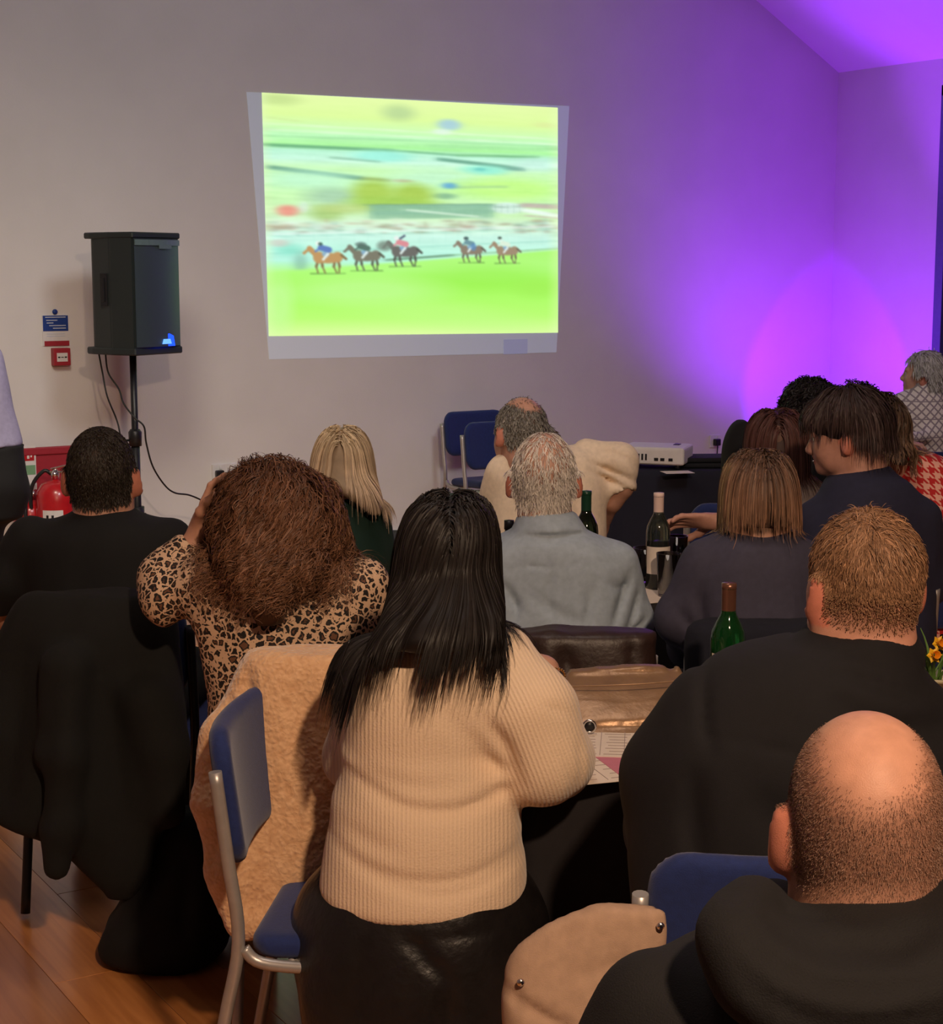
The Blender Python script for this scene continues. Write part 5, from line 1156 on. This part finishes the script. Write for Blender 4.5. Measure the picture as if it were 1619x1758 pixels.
p15 = person('person with a shaved balding head in a black hooded top, nearest, bottom right', 1.77, (1486, 1392, 8, 6, -1, 1.055), R15,
    [(1125, 1740, 1.77, 105), (1010, 1990, 1.80, 90), (1080, 2080, 2.05, 66), (1200, 2060, 2.2, 45)], [(1830, 1740, 1.77, 105), (1930, 1990, 1.80, 90), (1850, 2080, 2.05, 66), (1750, 2060, 2.2, 45)],
    top=M_hood, top_name='hooded_top', trousers=M_jean, hcol=(.19, .095, .062), hmask=lambda l: bald15(l), msoft=5, scalp_mix=.62, skin=(.60, .30, .20), h=.009, th=.009, noise=(.006, 6, 5, 40.), extra_top=ex15, groove_d=1.62, grooves=[(1262, 1560, 1290, 1610, 1370, 1650, 1480, 1665, 1640, 1640, .010, .010), (1232, 1600, 1290, 1668, 1400, 1706, 1500, 1712, 1660, 1680, .011, .011), (1180, 1600, 1200, 1680, 1190, 1758, .010, .016), (1330, 1590, 1400, 1616, 1490, 1622, 1600, 1608, .007, .007), (1330, 1700, 1420, 1745, 1560, 1752, .006, .010)], hands=(('L', (.6, .7, 0), (0, 0, -1), 1, .5), ('R', (-.6, .7, 0), (0, 0, -1), -1, .5)), nr=.060)
crop(p15, 17000, .0034, lambda l: bald15(l), (.20, .105, .070), (.26, .15, .105), var=.2, lift=1.0, comb=(0, -.2, -.5), w=.00045, K=3, seed=17, name='stubble', off=.001)

# ------------------------------------------------------------------ chairs under the people and against the wall
def seat_for(q, turn, label, back=.10): p = q.pel+0; return chair(p+cdir(turn)*back, turn, label)
c = on_wall(789, 850)
WN = (0.0, -1.0)
chair((c[0]+0.0, YW-.42), 0, 'empty blue stacking chair with its back to the wall, left of the balding person', WN)
e = lat(897, 9.25); chair((e[0]+.02, e[1]+.05), 0, 'empty blue stacking chair half hidden by the balding person', WN)
dark_frame(chair(lat(809.5-.93/4.58*FPX, 4.58), 5, 'dark-framed stacking chair of the person in the black T-shirt, under the black coat'))
chair(lat(598, 3.80), 2, 'stacking chair under the tan fleece coat')
seat_for(p4, 90, 'stacking chair of the person with the long blonde hair')
seat_for(p6, 62, 'stacking chair of the balding person in the cream shirt', .24)
chair(lat(953, 4.22), 0, 'stacking chair of the white-haired person, with a brown jacket on its back')
chair(lat(1318, 4.30), 0, 'stacking chair of the person with the highlighted bob')
seat_for(p9, 0, 'stacking chair of the person in the cream jumper behind the bob')
chair(lat(1447, 5.08), 0, 'stacking chair of the person with the dark mop of hair')
seat_for(p12, -6, 'stacking chair of the person in red houndstooth')
seat_for(p13, -150, 'stacking chair of the person in the far corner')
chair(lat(1326, 2.66), 0, 'blue stacking chair of the person with auburn hair, its back right before the hooded person')
chair(lat(1560, 2.02), 0, 'stacking chair of the nearest person, in the black hooded top')
cw = chair(lat(632, 3.22), 96, 'blue stacking chair turned sideways, left of the person in the cream jumper')
chair(lat(1592, 8.2), 10, 'empty dark blue stacking chair before the person in the far corner')
for cc, lb in ((1393, 'stacking chair of the curly-haired person by the purple light'), (1474, 'stacking chair of the farther curly-haired person')):
    chair(lat(cc, 6.4 if cc < 1400 else 7.1), 0, lb)

# ------------------------------------------------------------------ tables
M_cloth = cloth('black_table_cloth', (30, 26, 28), .85, ns=30, bump=.0006); M_cloth2 = cloth('dark_navy_cloth', (22, 22, 38), .85, ns=30)
M_legm = M_silver
def table(px0, px1, d0, d1, z, label, cl_label, drop, mt, turn=0, cloth_name='tablecloth'):
    a, b = P(px0, 800, d0), P(px1, 800, d0); ctr = (a+b)/2+FH*(d1-d0)/2; wd = np.linalg.norm(b-a); dp = d1-d0
    t = tag(empty('folding_table', (ctr[0], ctr[1], 0), -PSI-radians(turn)), label, 'table')
    box_obj('table_top', (0, 0, z-.018), (wd-.02, dp-.02, .026), M_white, t, bev=.004)
    for sx in (-1, 1):
        for sy in (-1, 1): tube_obj('leg', [(sx*(wd/2-.1), sy*(dp/2-.08), .0), (sx*(wd/2-.1), sy*(dp/2-.08), z-.03)], .014, M_silver, t, 10)
    S = []                                               # the cloth: a draped skirt with soft waves
    bm = bmesh.new(); n = 30; per = []
    for side in range(4):
        for k in range(n):
            u = k/n*2-1; x, y = [(u, -1), (1, u), (-u, 1), (-1, -u)][side]; per.append((x*(wd/2), y*(dp/2), side*n+k))
    rings = []
    for j, zz in enumerate((z, z-.004, z-.03, z-.15, z-.35, z-drop)):
        g = (0, .004, .008, .012, .018, .024)[j]; wv = (0, 0, .001, .008, .016, .024)[j]; rg = []
        for x, y, i in per:
            o = wv*sin(i*.9+sin(i*.37)*2); nx, ny = (1 if abs(x) > wd/2-1e-4 else 0)*np.sign(x), (1 if abs(y) > dp/2-1e-4 else 0)*np.sign(y)
            rg.append(bm.verts.new((x+nx*(g+o), y+ny*(g+o), zz)))
        rings.append(rg)
    bm.faces.new(rings[0])
    for a_, b_ in zip(rings, rings[1:]):
        for k in range(len(a_)): bm.faces.new((a_[k], a_[(k+1) % len(a_)], b_[(k+1) % len(a_)], b_[k])).smooth = True
    o = obj(cloth_name, bm, mt); o.matrix_world = Matrix.Translation((ctr[0], ctr[1], 0.001)) @ Matrix.Rotation(-PSI-radians(turn), 4, 'Z')
    tag(o, cl_label, 'tablecloth'); return t
ZT = 0.735
table(902, 1720, 3.17, 3.98, ZT, 'folding table in the foreground under a black cloth, with the gold bag on it', 'black cloth hanging over the foreground table beside the cream jumper', .60, M_cloth)
table(668, 1262, 4.86, 5.36, ZT, 'folding table before the white-haired person, with wine bottles on it', 'dark cloth over the table before the white-haired person', .55, M_cloth)
table(1030, 1420, 8.1, 8.75, .74, 'folding table by the wall that holds the projector', 'dark navy cloth over the projector table by the wall', .68, M_cloth2)
table(596, 690, 5.62, 6.35, .72, 'small table behind the leopard print blouse', 'dark cloth over the small table behind the leopard print blouse', .5, M_cloth)

def on_table(px, py, z): return on_z(px, py, z)
# projector
q = P(1128, 806, 8.25); pj = tag(empty('projector', (q[0], q[1], .742), -PSI+radians(-18)), 'white projector on the table by the wall', 'projector')
bm = bmesh.new(); box(bm, (0, 0, .065), (.31, .24, .085), bev=.016, seg=3); obj('housing', bm, mat('projector_white', srgb(214, 206, 200), .5, var=.03), pj)
for i in range(6): box_obj('vent_slot', (-.12+i*.018, -.1205, .06), (.009, .004, .03), M_black, pj)
for dx in (.02, .05, .09): box_obj('port', (dx, -.1205, .05), (.02, .004, .014), M_black, pj)
lathe_obj('lens', [(0, 0), (.036, 0), (.038, .02), (.030, .024), (0, .012)], M_black, pj, 20, Matrix.Translation((.07, .12, .068)) @ Matrix.Rotation(-pi/2, 4, 'X'))
bm = bmesh.new()
for i in range(3): box(bm, (.09, .02-.0+i*.02, .109), (.03, .010, .003))
obj('buttons', bm, M_black, pj)
for sx, sy in ((-.12, -.09), (.12, -.09), (-.12, .09), (.12, .09)): lathe_obj('foot', [(0, 0), (.012, 0), (.012, .03), (0, .03)], M_black, pj, 10, Matrix.Translation((sx, sy, 0)))
# folded black cloths and papers beside it
M_paper = mat('paper', srgb(226, 212, 198), .8, var=.04, nscale=15); M_pink = mat('pink_paper', srgb(196, 120, 138), .8, var=.05); M_print = mat('print_grey', srgb(168, 152, 148), .8, var=.05)
for i, (dx, w_) in enumerate(((0, .25), (.012, .235))):
    q = P(1205, 805, 8.28); bm = bmesh.new(); box(bm, (0, 0, 0), (w_, .20, .024), bev=.010, seg=3)
    o = obj('folded_cloth', bm, M_blk2, None, True); o.location = (q[0]+dx, q[1], .755+i*.0255); o.rotation_euler = (0, 0, -PSI+.1*i)
    tag(o, ('lower dark folded cloth in the pile beside the projector', 'upper dark folded cloth in the pile beside the projector')[i], 'cloth', 'folded cloths beside the projector')
def sheet(px, py, z, w_, l_, a, mt, label, name='paper_sheet', cat='paper'):
    q = on_table(px, py, z); o = box_obj(name, (0, 0, 0), (w_, l_, .0012), mt); o.location = (q[0], q[1], z+.0012); o.rotation_euler = (0, 0, -PSI+a); return tag(o, label, cat)
sheet(1163, 811, .742, .14, .10, .2, M_paper, 'white paper on the projector table beside the dark folded cloths')
# ------------------------------------------------------------------ bottles
def glass(name, c, rough=.06): return mat(name, c, rough, var=.0, trans=.9, ior=1.5, spec=.6)
M_gg = glass('green_bottle_glass', (.03, .30, .07)); M_gd = glass('dark_bottle_glass', (.03, .06, .035)); M_gc = mat('clear_glass', (.97, .98, .98), .01, var=0, trans=1.0, ior=1.45); M_pale = glass('clear_bottle_glass', (.16, .20, .18))
M_capw = mat('white_foil', srgb(232, 204, 194), .45, var=.03); M_capg = mat('green_foil', srgb(22, 62, 44), .35, var=.05); M_capb = mat('bronze_foil', srgb(128, 88, 72), .3, metal=.6, var=.08); M_lab = mat('bottle_label', srgb(226, 214, 200), .7, var=.06, nscale=30)
M_wine = mat('wine_in_bottle', (.035, .005, .010), .2, var=.05)
def bottle(p, gl, cap, label, lab=True, s=1.0, labh=(.05, .135), neck=.0145):
    b = tag(empty('wine_bottle', p), label, 'bottle', 'wine bottles')
    body = [(0, 0), (.034, 0), (.0375, .006), (.0375, .175), (.035, .195), (.026, .215), (.017, .232), (neck, .245), (neck*.97, .285), (neck*1.1, .287), (neck*1.1, .297), (0, .297)]
    lathe_obj('glass_body', [(r*s, z*s) for r, z in body], gl, b, 28)
    lathe_obj('wine', [(0, .004*s), (.034*s, .004*s), (.0355*s, .01*s), (.0355*s, .15*s), (0, .15*s)], M_wine, b, 20)
    lathe_obj('foil_cap', [((neck+.001)*s, .236*s), ((neck+.0013)*s, .286*s), ((neck+.0018)*s, .290*s), ((neck+.0016)*s, .299*s), (0, .300*s)], cap, b, 20)
    if lab:
        bm = bmesh.new(); V0 = []
        for k in range(15):
            a = -pi/2-PSI+(k-7)*.17; V0.append([bm.verts.new((.0385*s*cos(a), .0385*s*sin(a), z*s)) for z in labh])
        for a_, b_ in zip(V0, V0[1:]): bm.faces.new((a_[0], b_[0], b_[1], a_[1])).smooth = True
        lb = obj('paper_label', bm, M_lab, b)
    return b
q = P(1130, 925, 5.12); bottle((q[0], q[1], ZT+.002), M_pale, M_capw, 'clear wine bottle with white foil on the far table beside the tumblers', s=.98)
q = P(1006, 925, 5.12); bottle((q[0], q[1], ZT+.002), M_gd, M_capg, 'dark wine bottle with green foil behind the white-haired person')
q = P(1250, 1090, 3.62); bottle((q[0], q[1], ZT+.002), M_gg, M_capb, 'bright green glass bottle with bronze foil on the foreground table', labh=(.04, .15))
q = P(874, 925, 5.14); b = tag(empty('sauce_bottle', (q[0], q[1], ZT+.002)), 'small black-capped bottle with red and white label by the white-haired head', 'bottle')
lathe_obj('glass_body', [(0, 0), (.028, 0), (.030, .005), (.030, .12), (.022, .145), (.013, .16), (.013, .185), (0, .185)], M_gd, b, 20)
lathe_obj('cap', [(.0145, .178), (.0155, .18), (.0155, .206), (0, .208)], M_black, b, 16)
lathe_obj('paper_label', [(.0305, .04), (.0308, .04), (.0308, .105), (.0305, .105)], M_lab, b, 20); lathe_obj('red_band', [(.0309, .085), (.0312, .085), (.0312, .10), (.0309, .10)], M_red, b, 20)
lathe_obj('neck_label', [(.0138, .162), (.0142, .162), (.0142, .172), (.0138, .172)], M_lab, b, 16)
def tumbler(px, d, h_, r, label, name='glass_tumbler', fill=None):
    q = P(px, 950, d); g = tag(empty(name, (q[0], q[1], ZT+.002)), label, 'glass')
    lathe_obj('glass_wall', [(0, 0), (r*.8, 0), (r*.82, .004), (r, h_), (r-.002, h_), (r*.82-.002, .010), (0, .009)], M_gc, g, 24)
    if fill: lathe_obj('drink', [(0, .012), (r*.80-.003, .012), (r*.9-.003, h_*.5), (0, h_*.5)], mat('drink', fill, .05, var=0, trans=.7, ior=1.33), g, 20)
tumbler(1148, 5.0, .13, .037, 'tall glass standing in front of the white-foil bottle', fill=(.5, .35, .4))
tumbler(1163, 5.2, .15, .032, 'slim glass between the white-foil bottle and the bob')
tumbler(1110, 5.22, .11, .042, 'wide glass of pink drink behind the white-foil bottle', fill=(.75, .45, .55))
sheet(1118, 1022, ZT+.001, .15, .21, .5, M_paper, 'white race sheet on the far table beside the blue-grey shirt')
q = on_table(1130, 998, ZT+.001); o = lathe_obj('coaster', [(0, 0), (.085, 0), (.09, .006), (.084, .006), (.08, .003), (0, .003)], M_black, None, 28); o.location = (q[0], q[1], ZT+.0012); tag(o, 'black round tray under the white-foil bottle', 'tray')
for px, py, d, lb in ((627, 950, 5.72, 'white paper plate edge showing above the leopard print shoulder'), (672, 966, 5.9, 'white plate farther back beside the green top')):
    q = on_z(px, py, .735); o = lathe_obj('paper_plate', [(0, 0), (.07, 0), (.105, .014), (.11, .016), (.105, .018), (.07, .004), (0, .004)], M_white, None, 32); q = P(px, py, d); o.location = (q[0], q[1], .722); tag(o, lb, 'plate', 'paper plates')
# ------------------------------------------------------------------ foreground table: race sheets, gold bag, daffodils
def race_sheet(px, py, w_, l_, a, pink, label, k):
    z = ZT+.002+k*.002; q = on_table(px, py, z); r = tag(empty('race_card', (q[0], q[1], z), -PSI+a), label, 'paper', 'race cards')
    box_obj('sheet', (0, 0, 0), (w_, l_, .0012), M_paper, r)
    if pink: box_obj('pink_panel', (w_*.10, l_*.06, .0010), (w_*.26, l_*.86, .001), M_pink, r)
    bm = bmesh.new(); R3 = random.Random(k)
    for i in range(9):
        y = -l_*.42+i*l_*.105
        for x0 in (-w_*.44, -w_*.12): box(bm, (x0+w_*.12, y, .0011), (w_*R3.uniform(.14, .26), .0022, .0006))
    for x in (-w_*.16, w_*.07): box(bm, (x, 0, .0011), (.0012, l_*.9, .0006))
    obj('printed_lines', bm, M_print, r)
race_sheet(1036, 1306, .24, .27, .30, True, 'white race card with a pink panel at the front edge of the foreground table', 1)
race_sheet(1060, 1276, .21, .20, -.10, False, 'white race card tucked under the gold bag', 2)
M_gold = mat('bronze_leatherette', srgb(150, 118, 88), .36, metal=.35, var=.12, nscale=30, bump=.0005, bscale=110)
BG = SDF(); bd = 3.60
BG.loft(rowset([(1143, 1060, 1166, .016, 3.70), (1149, 990, 1170, .024, 3.70), (1158, 972, 1173, .032, 3.69), (1180, 966, 1186, .055, 3.66), (1215, 962, 1196, .085, 3.63), (1240, 962, 1200, .095, 3.61), (1262, 972, 1196, .085, 3.60)], 3.6), RT, .01, power=4.0)
BG.every(groove_fn([(966, 1178, 1180, 1168, .010, .006), (1000, 1236, 1180, 1232, .016, .008), (1150, 1150, 1168, 1175, .006, .008)], 3.6), 'd'); BG.every(cloth_noise(.004, 14, 10, 2.), 'd')
bag = link('handbag', BG.mesh('handbag', .006), M_gold); tag(bag, 'bronze gold shiny soft handbag lying on the foreground table', 'bag')
c_ = P(1012, 1247, 3.505); bm = bmesh.new(); w_ = [np.array(c_)+.0125*(cos(t)*RT+sin(t)*np.array([0, 0, 1])) for t in np.linspace(0, 2*pi, 18)]; tube(bm, w_, .0028, 8, False); obj('eyelet_ring', bm, M_chrome, bag)
bm = bmesh.new(); lathe(bm, [(0, 0), (.011, 0), (.011, .002), (0, .002)], 16, Matrix.Translation(Vector(c_)) @ Matrix.Rotation(-PSI, 4, 'Z') @ Matrix.Rotation(pi/2, 4, 'X')); obj('eyelet_hole', bm, M_black, bag)
tube_obj('bag_seam', smooth_path([P(968, 1179, 3.60), P(1060, 1176, 3.585), P(1130, 1172, 3.59), P(1184, 1166, 3.60)], 5), .0016, M_gold, bag, 6)
# bracelet on the raised wrist
wr = P(946, 1168, 3.40); ax = unit(P(936, 1152, 3.42)-P(957, 1184, 3.38)); u_ = unit(np.cross(ax, [0, 0, 1.])); v_ = np.cross(ax, u_)
BR = tag(empty('bracelet', wr), 'thin gold chain bracelet on the raised wrist', 'bracelet'); bm = bmesh.new()
for i in range(26):
    t = 2*pi*i/26; bmesh.ops.create_icosphere(bm, subdivisions=1, radius=.0032, matrix=Matrix.Translation(Vector(.031*(cos(t)*u_+sin(t)*v_))))
obj('chain', bm, mat('gold_chain', (.75, .45, .15), .25, metal=1., var=.05), BR)
# daffodils in a small pot
q = P(1604, 1150, 3.72); pot = tag(empty('potted_daffodils', (q[0], q[1], ZT+.002)), 'small pot of yellow daffodils on the foreground table at the right edge', 'plant')
M_pot = mat('pot_glaze', srgb(196, 186, 150), .5, var=.15, nscale=30); M_leaf = mat('daffodil_leaf', srgb(86, 120, 52), .5, var=.15); M_pet = mat('daffodil_petal', srgb(240, 190, 40), .5, var=.06); M_cor = mat('daffodil_trumpet', srgb(236, 150, 20), .5, var=.05)
lathe_obj('pot', [(0, 0), (.040, 0), (.052, .07), (.055, .07), (.055, .078), (.049, .078), (.048, .06), (0, .06)], M_pot, pot, 24)
RD = random.Random(5); VR = np.array([0, 0, 1.])
def fl(px, py, d): return P(px, py, d)-np.array(pot.location)
for i, (px, py, d, fx) in enumerate(((1573, 1112, 3.72, -.5), (1603, 1125, 3.68, .15), (1611, 1105, 3.72, .3), (1634, 1118, 3.74, .6), (1590, 1160, 3.80, -.3))):
    c_ = fl(px, py, d); tube_obj('stem', smooth_path([(RD.uniform(-.02, .02), RD.uniform(-.02, .02), .06), (c_*.5+[0, 0, .05]), c_+[0, 0, .004]], 5), .0022, M_leaf, pot, 6)
    f_ = unit(RT*fx-FH*.8+VR*.25); a1 = unit(np.cross(f_, VR)); a2 = np.cross(f_, a1); M4 = Matrix([[a1[0], a2[0], f_[0], c_[0]], [a1[1], a2[1], f_[1], c_[1]], [a1[2], a2[2], f_[2], c_[2]], [0, 0, 0, 1]])
    bm = bmesh.new()
    for k in range(6):
        t = k*pi/3; e1 = Vector((cos(t), sin(t), 0)); e2 = Vector((-sin(t), cos(t), 0)); s_ = .019
        vs = [bm.verts.new(M4 @ v) for v in (e1*.003, e1*s_*.5+e2*.0065, e1*s_+Vector((0, 0, .004)), e1*s_*.5-e2*.0065, e1*s_*.5+Vector((0, 0, .003)))]
        for a, b in ((0, 1), (1, 2), (2, 3), (3, 0)): bm.faces.new((vs[a], vs[b], vs[4]))
    fw = obj('flower', bm, M_pet, pot)
    lathe_obj('trumpet', [(.003, 0), (.006, .004), (.007, .012), (.0095, .017), (.0085, .016), (.004, .003)], M_cor, fw, 12, M4)
for i in range(14):
    a = RD.uniform(0, 6.28); L = RD.uniform(.07, .15); o1 = np.array([cos(a), sin(a), 0]); bm = bmesh.new(); pv = None
    for k in range(6):
        t = k/5; c_ = o1*(.015+.05*t*t)+np.array([0, 0, .06+L*(t-.25*t*t)]); sd = np.array([-sin(a), cos(a), 0])*.005*(1-t*.8); r_ = [bm.verts.new(c_-sd), bm.verts.new(c_+o1*.001), bm.verts.new(c_+sd)]
        if pv:
            for m in (0, 1): bm.faces.new((pv[m], pv[m+1], r_[m+1], r_[m]))
        pv = r_
    obj('leaf', bm, M_leaf, pot, True)
# ------------------------------------------------------------------ coats on chairs and the bag on the floor
def fleece_mat():
    N = NT('tan_sherpa_fleece'); N.b.inputs['Roughness'].default_value = .95; N.b.inputs['Sheen Weight'].default_value = .5
    tc = N.n('ShaderNodeTexCoord'); vo = N.n('ShaderNodeTexVoronoi', Scale=110.0, feature='SMOOTH_F1'); N.l(tc.outputs['Object'], vo.inputs['Vector']); nz = N.n('ShaderNodeTexNoise', Scale=45.0, Detail=5.0, Distortion=1.2); N.l(tc.outputs['Object'], nz.inputs['Vector'])
    ad = N.n('ShaderNodeMath', operation='MULTIPLY_ADD'); ad.inputs[1].default_value = -1.0; N.l(vo.outputs['Distance'], ad.inputs[0]); N.l(nz.outputs['Fac'], ad.inputs[2])
    bp = N.n('ShaderNodeBump', Distance=.0035); N.l(ad.outputs[0], bp.inputs['Height']); N.l(bp.outputs[0], N.b.inputs['Normal'])
    cr = N.n('ShaderNodeValToRGB'); e = cr.color_ramp.elements; e[0].position, e[0].color = .2, (*srgb(208, 158, 114), 1); e[1].position, e[1].color = .75, (*srgb(236, 192, 148), 1); N.l(nz.outputs['Fac'], cr.inputs['Fac']); N.l(cr.outputs['Color'], N.b.inputs['Base Color']); return N.m
M_fl = fleece_mat(); M_tag = mat('green_cloth', srgb(70, 120, 70), .8, var=.1)
def drape(name, rows, d, mt, label, cat, noise, h, grooves=(), chains=(), right=RT, power=2.6, cut=None):
    S = SDF(); S.loft(rowset(rows, d), right, .02, power=power)
    for c in chains: S.chain([(P(x, y, dd), r*dd/FPX) for x, y, dd, r in c], .04)
    if noise: S.every(cloth_noise(*noise), 'd')
    if grooves: S.every(groove_fn(grooves, d), 'd')
    if cut: S.every(cut, 'd')
    o = link(name, S.mesh(name, h), mt); return tag(o, label, cat)
fx = lambda x, y, z: .0016*vnoise(x*75, y*75, z*75)+.0016*vnoise(x*150, y*150, z*150)
drape('fleece_coat', [(1114, 448, 600, .035), (1119, 430, 612, .055), (1140, 414, 622, .068), (1180, 392, 628, .075), (1230, 364, 626, .08), (1290, 346, 620, .085), (1360, 344, 612, .085), (1430, 356, 604, .085), (1500, 368, 590, .08), (1550, 380, 500, .06), (1585, 398, 470, .05), (1605, 410, 450, .03)], 3.52, M_fl,
    'tan sherpa fleece coat hung over the chair behind the leopard print blouse', 'coat', (.008, 7, 3, 50.), .0065, [(432, 1150, 446, 1330, .030, .014), (520, 1140, 535, 1330, .010, .03), (410, 1180, 380, 1330, .010, .02), (560, 1180, 590, 1300, .012, .03)], [[(372, 1260, 3.47, 26), (360, 1380, 3.46, 26), (385, 1500, 3.46, 26), (404, 1580, 3.46, 20)], [(420, 1600, 3.46, 14), (450, 1585, 3.46, 18), (474, 1560, 3.46, 12)]], cut=fx)
M_coat = cloth('black_wool_coat', (14, 15, 14), .9, bump=.0008); M_coat2 = cloth('dark_coat', (13, 12, 13), .9)
drape('black_coat', [(1016, 60, 268, .04), (1026, 34, 292, .06), (1070, 0, 308, .08), (1130, -30, 314, .085), (1200, -40, 318, .09), (1290, -36, 318, .095), (1350, -30, 312, .10), (1400, -20, 290, .10), (1440, 90, 270, .09), (1500, 160, 255, .07), (1530, 190, 235, .04)], 4.16, M_coat,
    'large black coat hung over the chair at the left edge', 'coat', (.014, 6, 3, 60.), .011, [(120, 1120, 90, 1400, .02, .03), (190, 1150, 230, 1420, .02, .03), (60, 1120, 20, 1380, .02, .03)], [[(110, 1150, 4.05, 40), (100, 1300, 4.03, 38), (98, 1420, 4.03, 34), (96, 1490, 4.03, 28)], [(250, 1200, 4.10, 44), (285, 1290, 4.10, 36), (290, 1390, 4.10, 30)]])
drape('black_rucksack', [(1395, 300, 345, .06), (1412, 285, 372, .09), (1450, 262, 388, .12), (1500, 232, 394, .15), (1550, 205, 396, .17), (1590, 182, 396, .18), (1618, 172, 390, .17), (1634, 190, 372, .14)], 4.24, M_coat2,
    'soft black bag on the floor beside the tan fleece coat', 'bag', (.012, 8, 6, 70.), .010, [(300, 1430, 250, 1560, .012, .02), (340, 1440, 330, 1580, .012, .02)], [[(308, 1400, 4.3, 5), (295, 1440, 4.25, 5), (275, 1480, 4.25, 5)]])
drape('brown_jacket', [(1078, 876, 1112, .040), (1086, 862, 1130, .06), (1110, 866, 1128, .065), (1150, 878, 1130, .065), (1200, 880, 1128, .065), (1260, 884, 1124, .06)], 3.95, mat('dark_brown_leather', srgb(46, 30, 26), .45, var=.2, nscale=30, bump=.001, bscale=80),
    'dark brown leather jacket over the back of the chair of the white-haired person', 'jacket', (.007, 8, 4, 80.), .009, [(1080, 1090, 1085, 1150, .006, .012), (960, 1100, 980, 1160, .010, .02)])
drape('navy_coat', [(1066, 1200, 1450, .04), (1076, 1182, 1470, .06), (1110, 1174, 1476, .065), (1160, 1176, 1476, .07), (1260, 1180, 1470, .06)], 4.02, cloth('navy_wool', (20, 22, 36), .9), 'dark navy coat over the back of the chair of the person with the highlighted bob', 'coat', (.008, 8, 4, 120.), .011)
drape('dark_coat', [(722, 1266, 1282, .04), (732, 1256, 1290, .06), (760, 1244, 1296, .08), (800, 1240, 1300, .09), (900, 1240, 1300, .09), (960, 1244, 1298, .08)], 6.2, M_coat2, 'dark coat hung on a chair back before the purple wall', 'coat', (.010, 8, 5, 90.), .012)
chair(lat(1268, 6.42), 0, 'stacking chair under the dark coat in front of the purple wall')
M_bei = cloth('beige_cotton_jacket', (178, 146, 122), .85, bump=.0006, bs=700)
bj = drape('beige_jacket', [(1556, 1020, 1138, .014, 2.43), (1566, 985, 1148, .020, 2.43), (1590, 930, 1152, .024, 2.43), (1620, 890, 1150, .034, 2.435), (1660, 868, 1140, .045, 2.44), (1710, 860, 1110, .055, 2.44), (1780, 862, 1100, .06, 2.44), (1880, 880, 1090, .06, 2.44)], 2.43, M_bei,
    'beige cotton jacket hung at the side of the blue chair, bottom middle', 'jacket', (.007, 7, 5, 100.), .008, [(1010, 1566, 975, 1600, 950, 1660, .008, .014), (866, 1690, 920, 1722, 985, 1748, .012, .008), (985, 1660, 1060, 1646, 1120, 1650, .006, .008), (900, 1640, 940, 1600, 990, 1580, .005, .02), (1070, 1600, 1060, 1650, 1066, 1700, .006, .02)])
for px, py in ((1134, 1590), (894, 1687)):
    o = lathe_obj('snap_button', [(0, 0), (.006, 0), (.005, .003), (0, .003)], M_chrome, bj, 12, Matrix.Translation(Vector(P(px, py, 2.412 if px > 1000 else 2.402))) @ Matrix.Rotation(-PSI, 4, 'Z') @ Matrix.Rotation(pi/2, 4, 'X'))
# coloured uplighter standing in the corner, behind the seated group
uq = P(1424, 770, 10.4)
ul = tag(empty('uplighter', (uq[0], uq[1], 0)), 'coloured uplighter on the floor stand shining purple on the corner wall', 'lamp')
tube_obj('stand_tube', [(0, 0, .02), (0, 0, .62)], .015, M_black, ul, 10)
lathe_obj('stand_base', [(0, 0), (.15, 0), (.15, .015), (.02, .025), (0, .025)], M_black, ul, 24)
dr = unit(np.array(on_wall(1418, 655))-np.array([uq[0], uq[1], .70])); Md = Vector(dr).to_track_quat('Z', 'Y').to_matrix().to_4x4()
lathe_obj('lamp_can', [(0, -.10), (.07, -.10), (.085, -.08), (.085, .06), (.08, .06), (.078, .03), (0, .03)], M_black, ul, 24, Matrix.Translation((0, 0, .70)) @ Md)
lathe_obj('lens', [(0, .035), (.077, .035), (.077, .04), (0, .042)], mat('purple_lens', (.1, .0, .3), .2, var=0, emit=(.4, .05, 1.), estr=3.0), ul, 24, Matrix.Translation((0, 0, .70)) @ Md)
lp = np.array([uq[0], uq[1], .70])+dr*.10
lamp('uplighter_beam', 'SPOT', lp, 62, UPL, on_wall(1418, 660), spot_size=radians(62), spot_blend=.12, shadow_soft_size=.05)
lamp('uplighter_spill', 'SPOT', lp+dr*.02, 125, (.30, .02, 1.), (XR-.2, YW-.2, 2.5), spot_size=radians(150), spot_blend=1.0, shadow_soft_size=.08)
lamp('uplighter_roof_beam', 'SPOT', lp+np.array([0, 0, .05]), 260, (.30, .02, 1.), (XR-.5, YW-1.5, 3.3), spot_size=radians(58), spot_blend=.6, shadow_soft_size=.06)
